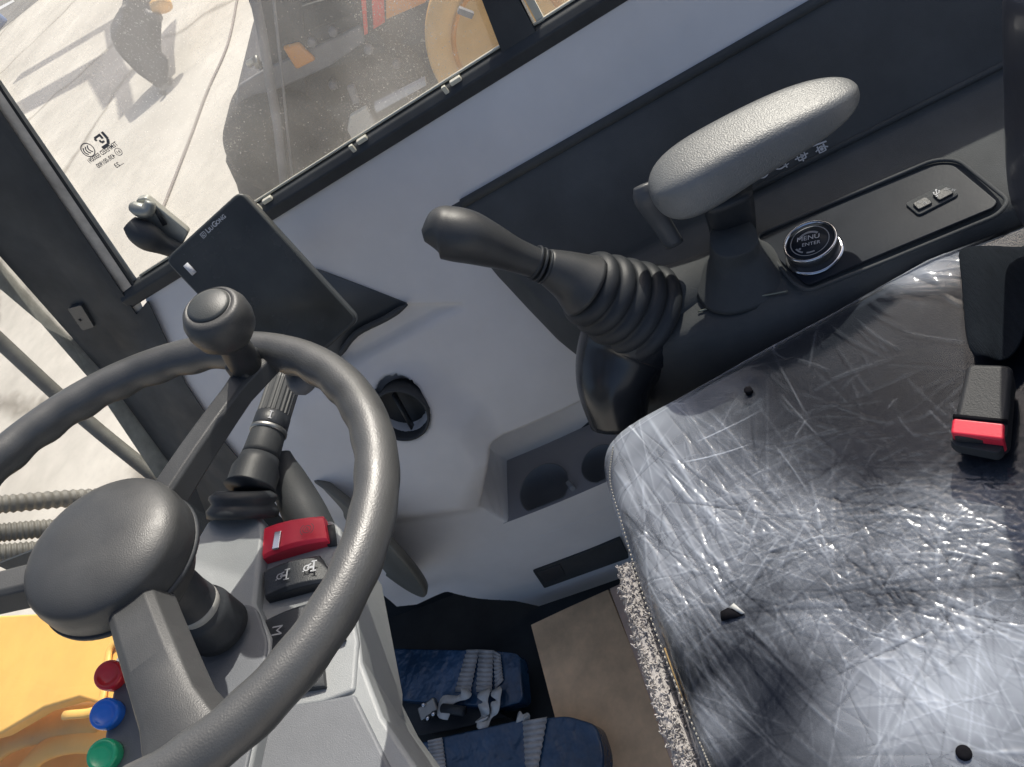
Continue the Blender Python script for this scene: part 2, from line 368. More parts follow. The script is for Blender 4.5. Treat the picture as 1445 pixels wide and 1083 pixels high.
# snap grid points near the outline by testing sdf, keep inside
SD = sdpoly(outline, Y, Z)
gy, gz = np.gradient(SD, .0035)
near = (SD > 0) & (SD < .0036)
Y2 = np.where(near, Y - gy * SD, Y); Z2 = np.where(near, Z - gz * SD, Z)
XX = X(Y2, Z2)
ok = (SD < .0036)
idx = -np.ones(Y.shape, int); k = np.argwhere(ok); idx[ok] = np.arange(len(k))
V = np.stack([XX[ok], Y2[ok], Z2[ok]], 1)
q = ok[:-1, :-1] & ok[1:, :-1] & ok[1:, 1:] & ok[:-1, 1:]
ii = np.argwhere(q)
F = [(idx[i, j], idx[i + 1, j], idx[i + 1, j + 1], idx[i, j + 1]) for i, j in ii]
obj('trim_panel', V.tolist(), F, GREY, wall)
# sill strip with clips along the bottom edge of the side glass
def Wx(z): return .8 + .25 * (z - .8)
mb = MB()
for y0, y1 in [(-.75, .74)]:
    P = [(y, x, z) for y in np.linspace(y0, y1, 40) for x, z in [(.802, .786), (.790, .792), (.789, .806), (.797, .8125), (.812, .8125), (.812, .786)]]
    n = 6; V = [(x, y, z) for y, x, z in P]; F = [(i * n + k, i * n + (k + 1) % n, (i + 1) * n + (k + 1) % n, (i + 1) * n + k) for i in range(39) for k in range(n)] + [list(range(n)), [39 * n + k for k in range(n)]]
    mb.add(V, F)
mb.build('sill_strip', BLK2, wall, bevel=.002)
for px, py in [(378, 284), (512, 200), (645, 118)]:
    c = at(px, py, 'x', .795); m_ = MB()
    m_.box((.7965, c.y, .814), ((1, 0, 0), (0, 1, 0), (0, 0, 1)), (.0030, .0065, .0025))
    m_.box((.7935, c.y + .014, .813), ((1, 0, 0), (0, 1, 0), (0, 0, 1)), (.0022, .0025, .0045))
    m_.build('clip', GLEDGE, wall, bevel=.001)
# round air vent
vn = Vector((-1, 0, .45)).normalized(); vb = VC.copy()
av = MB().lathe(vb, vn, [(.020, -.034), (.036, -.030), (.0375, .000), (.038, .004), (.0355, .0055), (.034, .001), (.032, -.022), (.012, -.026)])
av = av.build('air_vent', BLK2, wall, smooth=True)
MB().box(vb + vn * -.010, ((.3, 1, 0), vn, vn.cross(Vector((.3, 1, 0)))), (.0012, .006, .027)).build('louvre', BLK, wall)
# cup holder
CUPM = mat('cup_plastic', (.19, .20, .215), .5, bump=.2, bscale=900)
yc0, yc1 = min(p[0] for p in CUB_T) - .03, max(p[0] for p in CUB_T) + .004
from mathutils.geometry import tessellate_polygon
cups = [(at(768, 690, 'z', ZS), .040), (at(848, 655, 'z', ZS), .030)]
outer = [Vector((float(X(y, ZS, False)) - .001, y, ZS)) for y in np.linspace(yc0, yc1, 24)] + [Vector((.735, yc1, ZS)), Vector((.735, yc0, ZS))]
hl_ = [[c + Vector((math.cos(2 * PI * k / 48) * r_, math.sin(2 * PI * k / 48) * r_, 0)) for k in range(48)] for c, r_ in cups]
for h_ in hl_:
    for v in h_: v.x = max(v.x, float(X(v.y, ZS, False)) + .003)
tri = tessellate_polygon([outer] + hl_); allv = outer + hl_[0] + hl_[1]
obj('pocket_tray', allv, [tuple(t) for t in tri], mat('tray_plastic', (.30, .30, .32), .5, bump=.2, bscale=1000), wall, smooth=False)
n1, n2 = 40, 14; V = []; F = []
for y in np.linspace(yc0 - .02, yc1 + .012, n1):
    for z in np.linspace(ZS - .056, ZS, n2): V.append((float(X(y, z, False)) - .0010, y, z))
F = [(i * n2 + j, (i + 1) * n2 + j, (i + 1) * n2 + j + 1, i * n2 + j + 1) for i in range(n1 - 1) for j in range(n2 - 1)]
obj('tray_front', V, F, GREY, wall)
for (c_, r_), h_ in zip(cups, hl_):
    V = []; n1 = 48
    for dz, k in [(.0015, 1.03), (.0022, 1.0), (0, .985), (-.04, .86), (-.041, .1)]:
        V += [Vector((c_.x + (v.x - c_.x) * k, c_.y + (v.y - c_.y) * k, ZS + dz)) for v in h_]
    obj('cup_holder', V, [(a * n1 + k, a * n1 + (k + 1) % n1, (a + 1) * n1 + (k + 1) % n1, (a + 1) * n1 + k) for a in range(4) for k in range(n1)] + [[4 * n1 + k for k in range(n1)]], CUPM, wall)
c_ = at(808, 688, 'z', ZS)
MB().box(c_ + Vector((0, 0, .005)), ((1, .4, 0), (-.4, 1, 0), (0, 0, 1)), (.007, .004, .006)).build('cup_clip', mat('clip_grey', (.22, .235, .26), .4), wall, bevel=.002)
# storage slot
P = [onbase(*p, off=.013) for p in [(752, 807), (876, 761), (888, 788), (768, 831)]]
MB().prism(roundpoly(P, .004), (.006, 0, 0)).build('storage_slot', BLK2, wall, bevel=.0012)
P = [onbase(*p, off=.0142) for p in [(758, 809), (790, 797), (798, 812), (770, 823)]]
MB().prism(roundpoly(P, .002), (.002, 0, 0)).build('slot_catch', BLK, wall, bevel=.0006)
# pocket behind the monitor
P = [onbase(*p, off=.003) for p in [(430, 378), (455, 385), (574, 430), (503, 470), (470, 520), (400, 470)]]
MB().prism(P, (.004, 0, 0)).build('pocket', mat('pocket_plastic', (.085, .095, .105), .45, bump=.2, bscale=900), wall)
P = [onbase(*p, off=.008) for p in [(575, 430), (545, 449), (503, 471), (480, 500)]]
MB().tube(bez(P, 12), [.0012, .003] + [.0042] * 10 + [.003], seg=8).build('pocket_lip', BLK2, wall)
# large round grille seen nearly edge-on
ga, gb = onbase(424, 677, .010), onbase(578, 822, .024); gc = (ga + gb) / 2
axm = (gb - ga).normalized(); hl = (gb - ga).length / 2
view = (gc - EYE).normalized()
# the disc's normal is nearly perpendicular to the sight line
nn = axm.cross(view).normalized(); nn = (nn * math.cos(math.radians(8)) - view * math.sin(math.radians(8))).normalized()
if nn.z < 0: nn = (axm.cross(view).normalized() * -math.cos(math.radians(8)) - view * math.sin(math.radians(8))).normalized()
gr = MB().lathe(gc, nn, [(hl * .5, -.012), (hl * .96, -.010), (hl, -.002), (hl * 1.0, .002), (hl * .97, .0032), (hl * .93, .001), (hl * .5, .0015), (hl * .1, .0015)], seg=64).build('speaker_grille', mat('grille_plastic', (.12, .12, .105), .5, bump=.4, bscale=300, var=.2), wall)
# dark kick panel, floor
kp = thing('kick_panel', 'black recessed panel in the foot well below the grey wall', 'panel', (.7, .5, 0))
MB().add([(.70, -.7, -.02), (.70, 1.35, -.02), (.74, 1.35, .55), (.74, -.7, .35)], [(0, 1, 2, 3)]).add([(.72, 1.1, -.02), (.0, 1.25, -.02), (.0, 1.30, .30), (.74, 1.1, .35)], [(0, 1, 2, 3)]).build('panel', FLOORM, kp, smooth=False, solid=.004)
fl = MB().box((.0, .3, -.02), ((1, 0, 0), (0, 1, 0), (0, 0, 1)), (.75, .98, .02)).build('floor', FLOORM, smooth=False); tag(fl, kind='structure')

# ================================================================== PILLAR + GLAZING
pil = thing('cab_pillar', 'wide black front pillar between windshield and side window', 'pillar', (.8, .8, .6))
def wl(px, py, off=0):
    x = .8
    for _ in range(40):
        p = at(px, py, 'x', x); x = .5 * x + .5 * (Wx(p.z) - off)
    return at(px, py, 'x', x)
def lerp(a, b, t): return Vector(a) * (1 - t) + Vector(b) * t
R0, R1 = wl(-112, -12, .01), wl(193, 443, .01)
Rr = [R0 + (R0 - R1) * .8, R0, lerp(R0, R1, .5), R1, onbase(228, 470, .006), onbase(262, 540, .008), onbase(316, 622, .008), onbase(385, 705, .008)]
Lp = [at(0, 362, 'y', .85), at(146, 527, 'y', .915), at(240, 655, 'y', .945)]
Lr = [Lp[0] + (Lp[0] - Lp[1]) * 2.2, Lp[0] + (Lp[0] - Lp[1]) * 1.0, Lp[0], Lp[1], lerp(Lp[1], Lp[2], .35), lerp(Lp[1], Lp[2], .7), Lp[2], at(330, 780, 'y', .97)]
Rr[4:4] = [onbase(209, 424, .012), onbase(242, 494, .008)]; del Rr[6]
Rr = Rr[:9]; Lr.insert(4, lerp(Lr[3], Lr[4], .5))
print(len(Rr), len(Lr))
V = []; F = []
for i in range(9):
    a, b = Rr[i], Lr[i]; d = (a - EYE).normalized() * .03
    V += [a + d, a, lerp(a, b, .12) - Vector((.006, .006, 0)), lerp(a, b, .5) - Vector((.008, .008, 0)), lerp(a, b, .53) - Vector((.004, .004, 0)), lerp(a, b, .9) - Vector((.004, .004, 0)), b, b + (b - EYE).normalized() * .03]
for i in range(8):
    for k in range(7): F.append((i * 8 + k, i * 8 + k + 1, (i + 1) * 8 + k + 1, (i + 1) * 8 + k))
obj('post', V, F, BLK2, pil, smooth=True, bevel=.002)
# bracket plate
nrm = (Lp[0] - R1).cross(Lp[1] - Lp[0]).normalized()
if nrm.dot(EYE - Lp[0]) < 0: nrm = -nrm
bc = lerp(R1, Lp[0], .55)
def bp_(p): return on(*p, lerp(lerp(Lr[2], Rr[2], .2), lerp(Lr[3], Rr[3], .2), .5) + nrm * .006, nrm)
MB().prism(roundpoly([bp_(p) for p in [(95, 436), (114, 431), (133, 462), (116, 467)]], .004), -nrm * .006).build('bracket_plate', mat('bracket_grey', (.055, .06, .065), .4, bump=.2), pil, bevel=.001)
MB().lathe(bp_((113, 452)) + nrm * .0005, nrm, [(.0015, 0), (.0022, .0), (.002, .0008), (.0005, .0008)], 12).build('screw', RUB, sc.objects['bracket_plate'])
# glazing seals beside the pillar
def strip(P, Q, name, m, par, th=.004):
    n = len(P); V = []; F = []
    for a, b in zip(P, Q):
        d = (a - EYE).normalized() * th; V += [a, b, b + d, a + d]
    for i in range(n - 1):
        for k in range(4): F.append((i * 4 + k, i * 4 + (k + 1) % 4, (i + 1) * 4 + (k + 1) % 4, (i + 1) * 4 + k))
    F += [[0, 1, 2, 3], [n * 4 - 4, n * 4 - 3, n * 4 - 2, n * 4 - 1]]
    return obj(name, V, F, m, par, smooth=False)
win = thing('side_window', 'large dusty side window pane with small etched safety marks in the corner', 'window', (.85, .3, .8))
strip([wl(-119, -95, -.004), wl(0, 112, -.004), wl(203, 408, -.004)], [wl(-123, -86, -.004), wl(4, 128, -.004), wl(199, 417, -.004)], 'edge_seal', SEALG, win)
strip([wl(-122, -86, .002), wl(5, 128, .002), wl(200, 416, .002)], [wl(-129, -86, .002), wl(-1, 128, .002), wl(194, 418, .002)], 'dark_seal', RUB, win)
strip([wl(-128, -86, .004), wl(0, 128, .004), wl(195, 418, .004), wl(204, 440, .004)], [wl(-152, -80, .006), wl(-22, 134, .006), wl(178, 425, .006), wl(194, 455, .006)], 'brown_seal', SEALM, win)
a, b = wl(203, 408, -.008), wl(-119, -95, -.008)
P = [Vector((Wx(.812) + .008, a.y + .02, .812)), b + (b - a) * .4, Vector((Wx(1.7) + .008, -.75, 1.7)), Vector((Wx(.812) + .008, -.75, .812))]
P[1] = Vector((Wx(1.7) + .008, P[1].y, 1.7)) if P[1].z > 1.7 else P[1]
MB().add(P, [(0, 1, 2, 3)]).build('pane', GLS, win, smooth=False)
# bright edge of the pane just above the sill
MB().box((Wx(.8145) + .004, -.0, .8145), ((0, 1, 0), (.25, 0, 1), (1, 0, -.25)), (.70, .0011, .0025)).build('pane_edge', GLEDGE, win)
# etched marks (read mirrored from inside)
wn_ = Vector((-1, 0, .25)).normalized()
def wp(px, py): return wl(px, py, -.0065)
xd = (wp(165, 202) - wp(124, 229)).normalized()
# text origin at its right end in the picture, running leftwards because the pane is seen from behind
ETCH = mat('etched_grey', (.10, .10, .11), .7)
def etch(body, p, size, sx=1): text('etched_marking', body, wp(*p), xd, wn_, size, ETCH, win, mirror=True, bold=.02, sx=sx)
etch('TEMPERED E000091', (167, 205), .0074, .74); etch(' 43R-001900', (165, 221), .0072, .80); etch('...23', (175, 231), .0074)
d = Decal(wp(124, 212), xd, wn_, .0078, mirror=True); d.arc(0, 0, 1, 0, 360, .16, 28)
for k in (-.45, -.02, .42): d.arc(k - .35, 0, .62, -60, 60, .2, 8)
d.build('etched_marking', ETCH, win)
d = Decal(wp(167, 214.5), xd, wn_, .0042, mirror=True); d.arc(0, 0, 1, 0, 360, .18, 20); d.line([(-.4, .4), (-.4, -.4), (0, -.4)], .18); d.line([(-.4, 0), (0, 0)], .18); d.line([(.35, .4), (.35, -.4)], .18); d.build('etched_marking', ETCH, win)
d = Decal(wp(144, 198), xd, wn_, .0088, mirror=True)
d = Decal(wp(144, 198), xd, wn_, .0070, mirror=True); d.line([(-1, 1), (-1, -.3), (-.4, -1), (1, -1)], .5); d.line([(-.3, 1), (-.3, .1)], .42); d.line([(-.3, .8), (.9, .8), (.9, .3)], .38); d.line([(-.2, -.3), (.4, -.3), (.4, .2)], .36)
d.build('etched_marking', ETCH, win)
# middle upright of the window
post = thing('window_post', 'black upright post between the two side panes', 'post', (.8, .14, .8))
a0, a1, b0, b1 = wl(708, 74, .006), wl(757, 46, .006), wl(676, -10, .006), wl(727, -10, .006)
da, db = (b0 - a0) * 6, (b1 - a1) * 6
V = [a0 - da * .02, a1 - db * .02, a1 + db, a0 + da]; MB().prism(V, (.03, 0, 0)).build('post', BLK2, post, smooth=False, bevel=.003)
MB().prism([a1 + Vector((.01, -.004, .0)), a1 + Vector((.01, -.012, .0)), a1 + db + Vector((.01, -.012, 0)), a1 + db + Vector((.01, -.004, 0))], (.006, 0, 0)).build('pane_edge', GLEDGE, post, smooth=False)
# window catch
ct = thing('window_catch', 'silver and black catch handle on the side window', 'catch', tuple(wl(215, 310)))
def wc(px, py, off): return wl(px, py, off)
P = [wc(*p, .004) for p in [(196, 276), (210, 273), (270, 322), (258, 345), (238, 352), (196, 300)]]
MB().prism(roundpoly(P, .004), (-.010, 0, .002)).build('plate', mat('catch_plate', (.40, .40, .36), .4, metal=.4, bump=.2), ct, bevel=.002)
P = [wc(*p, .0165) for p in [(214, 290), (221, 294), (236, 316), (230, 318)]]
MB().prism(P, (-.002, 0, 0)).build('slot', RUB, ct)
MB().tube(bez([wc(185, 290, .020), wc(196, 296, .024), wc(208, 297, .024), wc(213, 285, .02)], 12), [.004] + rez([.006, .0085, .008, .006], 12)[1:], seg=14).build('latch_cap', mat('latch_chrome', (.30, .31, .29), .4, metal=.5), ct)
MB().tube(bez([wc(183, 315, .028), wc(196, 326, .030), wc(212, 336, .030), wc(232, 346, .026), wc(262, 358, .02)], 20), rez([.010, .0155, .0165, .012, .010], 20), seg=18).build('knob', RUB, ct)
# windshield
ws = thing('windshield', 'front windshield glass left of the black pillar', 'windshield', (.3, 1.0, .6))
T0, B0 = Lr[0], Lr[8]
P = [T0 + Vector((.01, .012, 0)), Lp[1] + Vector((.006, .012, 0)), B0 + Vector((0, .012, -.1)), Vector((-.6, B0.y + .10, B0.z - .1)), Vector((-.6, Lp[1].y + .10, Lp[1].z)), Vector((-.6, T0.y + .1, T0.z))]
MB().add(P, [(0, 1, 4, 5), (1, 2, 3, 4)]).build('pane', GLW, ws, smooth=False)
e0, eh, e1, e2 = at(0, 408, 'y', .88), at(58, 457, 'y', .905), at(128, 537, 'y', .93), at(232, 692, 'y', .965)
strip([at(-190, 150, 'y', .79), at(8, 340, 'y', .875), at(70, 420, 'y', .90), at(152, 522, 'y', .925), at(252, 655, 'y', .955)], [e0 + (e0 - e1), e0, eh, e1, e2], 'edge_band', SEALG, ws)

# ================================================================== MONITOR
dB = .80; B_ = dep(339, 268, dB)
dA = (B_.z - EYE.z) / ray(231, 367).z; A_ = dep(231, 367, dA)
best = None
for k in range(400):
    dd = .5 + k * .001; D_ = dep(507, 452, dd); e = abs((B_ - A_).normalized().dot((D_ - B_).normalized()))
    if best is None or e < best[0]: best = (e, dd)
D_ = dep(507, 452, best[1]); wv = (B_ - A_); hv = (D_ - B_)
print('monitor', dA, best, wv.length, hv.length)
wv = wv - hv * (wv.dot(hv) / hv.length_squared); mn = wv.cross(-hv).normalized()
if mn.dot(EYE - B_) < 0: mn = -mn
mon = thing('monitor', 'black portrait touchscreen display on the grey wall beyond the steering wheel', 'monitor', tuple(D_))
P = roundpoly([A_, B_, D_, D_ - wv], .010)
MB().prism(P, -mn * .020).build('housing', mat('monitor_plastic', (.05, .055, .055), .4, bump=.2, bscale=900), mon, bevel=.003, seg=3)
c_ = (A_ + B_ + D_ + D_ - wv) / 4
P2 = [c_ + (p - c_) * .955 + mn * .0012 for p in [A_, B_, D_, D_ - wv]]
MB().prism(roundpoly(P2, .006), -mn * .002).build('screen', mat('screen_glass', (.046, .048, .044), .24, var=.3, vscale=14, rvar=.08, spec=.5), mon, smooth=False); scr_ = sc.objects['screen']
tp = on(287, 336, P2[0] + mn * .0006, mn); tq = on(319, 310, P2[0] + mn * .0006, mn)
xt = wv.normalized()
sz = (tq - tp).length / 4.3 
LETM = mat('silver_lettering', (.50, .51, .52), .5)
off_ = .95
for ch, k_, wd in (('L', 1.15, .58), ('IU', .88, .98), ('G', 1.15, .82), ('ONG', .88, 1.9)):
    text('brand_lettering', ch, tp + xt * sz * off_, xt, mn, sz * k_ * .92, LETM, scr_, bold=.02, sx=.92); off_ += wd * .80
d = Decal(tp + xt * sz * .32 + mn.cross(xt) * sz * .3, xt, mn, sz * .40); d.line([(-.9, .9), (.9, .9), (.9, -.4), (.4, -.9), (-.9, -.9), (-.9, .9)], .22); d.line([(-.35, .5), (-.35, -.4), (.4, -.4)], .28); d.line([(.3, .5), (.3, 0)], .28); d.build('emblem', LETM, scr_)
sp_ = on(268, 380, P2[0] + mn * .0008, mn)
MB().box(sp_, (-hv, wv, mn), (.0062, .0028, .0008)).build('indicator_light', WHT, mon)
MB().tube([c_ - mn * .02, c_ - mn * .05 + Vector((.04, .02, -.02)), c_ + Vector((.12, .03, -.06))], .013).build('mount', RUB, mon)

# ================================================================== STEERING WHEEL
WC = Vector((.300, .456, .904)); WN = Vector((.081, -.296, .952)).normalized()
def onw(px, py, off=0): return on(px, py, WC + WN * off, WN)
sw = thing('steering_wheel', 'three-spoke black steering wheel with knob in the lower left', 'steering wheel', tuple(WC))
WU = (onw(365, 500) - WC).normalized(); WU = (WU - WN * WU.dot(WN)).normalized(); WV = WN.cross(WU)
WR = .18; V = []; F = []; ns, nt_ = 240, 24
for i in range(ns):
    a = 2 * PI * i / ns; rad = WU * math.cos(a) + WV * math.sin(a); c0 = WC + rad * WR
    for k in range(nt_):
        t = 2 * PI * k / nt_; r = .0150
        inn = max(0, -math.cos(t)) * .5 + max(0, -math.sin(t)) * .8
        r += .0011 * inn * math.cos(a * 34)      # finger scallops on the inner underside
        V.append(c0 + rad * math.cos(t) * r * 1.0 + WN * math.sin(t) * r)
for i in range(ns):
    for k in range(nt_): F.append((i * nt_ + k, i * nt_ + (k + 1) % nt_, ((i + 1) % ns) * nt_ + (k + 1) % nt_, ((i + 1) % ns) * nt_ + k))
obj('rim', V, F, RIMM, sw)
HC = onw(170, 792, -.014)
def spoke(px, py, w0, w1, h0, h1):
    e = onw(px, py, -.002); d = (e - HC); dn = d.normalized(); s_ = WN.cross(dn).normalized(); V = []; F = []
    n = 10
    for i in range(n + 1):
        t = i / n; p = HC + d * t + WN * (.004 * math.sin(t * PI) - .006 * (1 - t)); w = w0 + (w1 - w0) * t; h = h0 + (h1 - h0) * t
        if t > .8: w += (t - .8) * 5 * .008
        for a, b in [(-1, -.6), (-.72, .75), (-.5, 1), (.5, 1), (.72, .75), (1, -.6), (.6, -1), (-.6, -1)]: V.append(p + s_ * a * w + WN * b * h)
    for i in range(n):
        for k in range(8): F.append((i * 8 + k, i * 8 + (k + 1) % 8, (i + 1) * 8 + (k + 1) % 8, (i + 1) * 8 + k))
    F += [list(range(8)), [n * 8 + k for k in range(8)]]
    return obj('spoke', V, F, HUBM, sw, bevel=.0012)
spoke(370, 508, .015, .0125, .012, .008)
spoke(-120, 868, .0165, .014, .013, .009)
spoke(272, 1075, .021, .024, .014, .010)
# hub cap
cap = onw(150, 772, .0)
MB().lathe(HC, WN, [(.022, -.034), (.037, -.032), (.041, -.026), (.0425, -.012), (.044, -.006), (.050, -.002)], 56).build('hub', HUBM, sw)
def dome(c, n, R, H, name, m, par, h0=0):
    prof = [(R * .8, h0 - .010), (R * .97, h0 - .004), (R, h0)]
    prof += [(R * 1.0, h0 + H * .35), (R * .985, h0 + H * .5)]
    for k in range(1, 15):
        a = PI / 2 * k / 14; prof.append((R * (.985 - .17 * (1 - math.cos(a)) / 1) * (math.cos(a) ** .55 if k < 14 else 0), h0 + H * .5 + H * .5 * math.sin(a)))
    return MB().lathe(c, n, prof, 64).build(name, m, par)
dome(HC, WN, .0560, .033, 'hub_cap', HUBM, sw, .002)
MB().lathe(HC, WN, [(.0535, -.0035), (.0568, -.003), (.0572, -.0012), (.0568, .0004), (.0535, .001)], 64).build('cap_seam', RUB, sw)
# steering column boot under the hub
MB().lathe(onw(290, 868, -.09), WN, [(.0235, -.02), (.023, -.012), (.022, .004), (.0205, .009), (.019, .010), (.017, .03), (.0165, .075)], 40).build('boot_ring', RUB, sw)
MB().lathe(onw(276, 855, -.075), WN, [(.0172, -.004), (.0182, -.002), (.0182, .003), (.0172, .004)], 40).build('collar', mat('collar_grey', (.35, .35, .33), .4), sw)
# spinner knob
kb = onw(345, 512, .010); kt = dep(311, 455, (kb - EYE).dot(-(M @ Vector((0, 0, 1)))) - .055)
kn = (kt - kb).normalized(); kax = (WN * .75 + kn * .6).normalized()
sk = thing('spinner_knob', 'round black knob clamped on top of the steering wheel rim', 'knob', tuple(kb))
MB().tube([kb + WU * .000 - kn * .004, lerp(kb, kt, .25), lerp(kb, kt, .5), lerp(kb, kt, .8)], [.013, .0125, .0115, .014], seg=24).build('stem', RUB, sk)
MB().box(kb - kn * .004 + WV * 0, (WU, WV, WN), (.013, .010, .010)).build('clamp', RUB, sk, bevel=.004, seg=3)
prof = [(.009, -.019), (.0175, -.016), (.0225, -.009), (.0243, .000), (.0238, .008), (.021, .0145), (.0165, .0185), (.0163, .0178), (.0155, .0182), (.0150, .0192), (.009, .0212), (.003, .022)]
# ball head tilted up-left like the photo
hx = (on(292, 432, kt + WN * .01, WN) - kt)
kh = (kax + (EYE - kt).normalized() * .25 + hx.normalized() * .25).normalized()
MB().lathe(kt, kh, [(r * 1.0, h) for r, h in prof[:8]] + [(.0158, .0180)], 48).build('knob_head', HUBM, sk)
MB().lathe(kt, kh, [(.0152, .0170), (.0152, .0190), (.013, .0200), (.008, .0215), (.002, .022)], 40).build('cap_disc', mat('cap_plastic', (.052, .057, .056), .38, bump=.25, bscale=1400), sk)

# ================================================================== STEERING COLUMN
co = thing('steering_column', 'grey steering column housing with rocker switches behind the wheel', 'steering column', tuple(onw(350, 850, -.14)))
def onc(px, py, off): return onw(px, py, off)
o1 = -.118
top = [onc(*p, o1) for p in [(292, 735), (352, 709), (372, 742), (366, 800), (360, 850), (384, 900), (372, 1000), (345, 1120), (160, 1140), (160, 930), (225, 850)]]
V = top + [p - WN * .13 for p in top]; n = len(top)
MB().add(V, [list(range(n))] + [(i, (i + 1) % n, n + (i + 1) % n, n + i) for i in range(n)]).build('housing', COLG, co, smooth=True, bevel=.004, seg=3)
o2 = -.131
sw_p = [onc(*p, o2) for p in [(362, 744), (468, 734), (480, 745), (505, 905), (500, 975), (455, 992), (345, 1010), (345, 850)]]
MB().prism(sw_p, -WN * .10).build('switch_panel', COLG, co, bevel=.003, seg=3)
o3 = -.134
sk_p = [onc(*p, o3) for p in [(478, 742), (505, 860), (512, 935), (540, 1010), (600, 1100), (300, 1180), (300, 990)]]
sk_l = [onc(*p, o3 - .16) for p in [(430, 745), (500, 860), (540, 940), (590, 1040), (700, 1190), (300, 1300), (270, 1000)]]
n = len(sk_p)
MB().add(sk_p + sk_l, [list(range(n))] + [(i, (i + 1) % n, n + (i + 1) % n, n + i) for i in range(n)]).build('lower_shroud', COLG, co, bevel=.004, seg=3)
fr_ = [onc(*p, o3 + .0025) for p in [(392, 992), (470, 984), (500, 978), (560, 1100), (330, 1180), (300, 1000)]]
MB().prism(fr_, -WN * .02).build('lower_cover', COLD, co, bevel=.003)
# dark step on the housing face
st = [onc(*p, o1 + .0015) for p in [(262, 950), (300, 880), (345, 850), (362, 858), (378, 905), (366, 1000), (340, 1120), (225, 1120)]]
MB().prism(roundpoly(st, .006), -WN * .010).build('face_panel', COLD, co, bevel=.002)
# push-button strip
bs_ = [onc(*p, -.088) for p in [(170, 905), (220, 890), (262, 1140), (120, 1180)]]
MB().prism(bs_, -WN * .04).build('button_panel', COLD, co, bevel=.004)
for (px, py), m_, nm in [((158, 950), REDB, 'red'), ((153, 1004), BLUE, 'blue'), ((150, 1062), GRN, 'green')]:
    c = onc(px + 3, py + 5, -.086); ax = (WN * .8 + (EYE - c).normalized() * .35 + vF.__class__((-.2, .3, 0)) * .3).normalized()
    ax = (WN * .7 + (EYE - c).normalized() * .55 + Vector((-.12, .12, 0))).normalized()
    b_ = MB().lathe(c, ax, [(.0100, -.004), (.0104, .002), (.0104, .008), (.0099, .0095), (.0078, .0105), (.0072, .0098), (.002, .0098)], 32).build('push_button', m_, co); b_['label'] = nm + ' round push button'
# rockers
def rocker(q, name, m_, lab, off=.012):
    # q: four pixel corners tl tr br bl on the switch panel
    P = [onc(*p, o2) for p in q]; n = 10; V = []; F = []
    for i in range(n + 1):
        t = i / n; a, b = lerp(P[0], P[1], t), lerp(P[3], P[2], t)
        h = off * (.55 + .45 * math.cos((t - .5) * PI * .9)) * (1.0)
        for s_, hh in [(0, 0), (0.0, h * .8), (.10, h), (.9, h), (1.0, h * .8), (1, 0)]: V.append(lerp(a, b, s_) + WN * hh)
    for i in range(n):
        for k in range(5): F.append((i * 6 + k, i * 6 + k + 1, (i + 1) * 6 + k + 1, (i + 1) * 6 + k))
    F += [[0, 1, 2, 3, 4, 5], [n * 6 + k for k in range(6)]]
    o = obj(name, V, F, m_, co, smooth=True, bevel=.0008); o['label'] = lab
    return o
r1 = rocker([(370, 755), (462, 735), (468, 770), (372, 798)], 'rocker_switch', RED, 'red parking brake rocker', .014)
r2 = rocker([(378, 812), (456, 790), (478, 826), (380, 852)], 'rocker_switch', BLK, 'black rocker with two white symbols', .013)
r3 = rocker([(372, 885), (470, 850), (490, 905), (372, 936)], 'rocker_switch', BLK, 'black rocker with white letter M', .013)
r4 = rocker([(380, 955), (458, 930), (462, 972), (385, 985)], 'rocker_switch', BLK2, 'plain black rocker', .008)
MB().prism([onc(*p, o2 + .003) for p in [(458, 742), (471, 740), (474, 768), (462, 770)]], -WN * .006).build('switch_slot', BLK2, co)
def fr(px, py, off): return onc(px, py, o2 + off)
xd_ = (fr(462, 735, 0) - fr(370, 755, 0)).normalized()
c = fr(391, 763, .0145); MB().box(c, (xd_, WN.cross(xd_), WN), (.0030, .0085, .0012)).build('lock_catch', CHR, r1, bevel=.0005)
d = Decal(fr(433, 747, .0160), xd_, WN, .0058); d.arc(0, 0, .62, 0, 360, .13); d.arc(0, 0, 1, 125, 235, .13, 10); d.arc(0, 0, 1, -55, 55, .13, 10); d.line([(-.25, -.3), (-.1, .35), (.25, .0), (0, -.1), (.3, -.35)], .1); d.build('symbol', mat('dim_red_mark', (.35, .10, .11), .5), r1)
for (px, py), mm in [((399, 812), GRYM), ((437, 800), WHT)]:
    d = Decal(fr(px, py, .0150), xd_, WN, .0052); d.line([(.2, .9), (1.1, .9)], .2); d.line([(.65, .9), (.65, -.8)], .25); d.line([(.2, -.8), (1.1, -.8)], .2); d.arc(-.5, -.1, .45, 0, 360, .2, 12); d.line([(-1.1, -.6), (-.9, -.6)], .2); d.line([(-.3, .35), (.2, .55)], .2); d.line([(-.4, -.1), (.5, -.1)], .35)
    d.build('symbol', mm, r2)
text('letter', 'M', fr(390, 890, .0150), -(WN.cross(xd_)) , WN, .012, GRYM, r3, center=True)
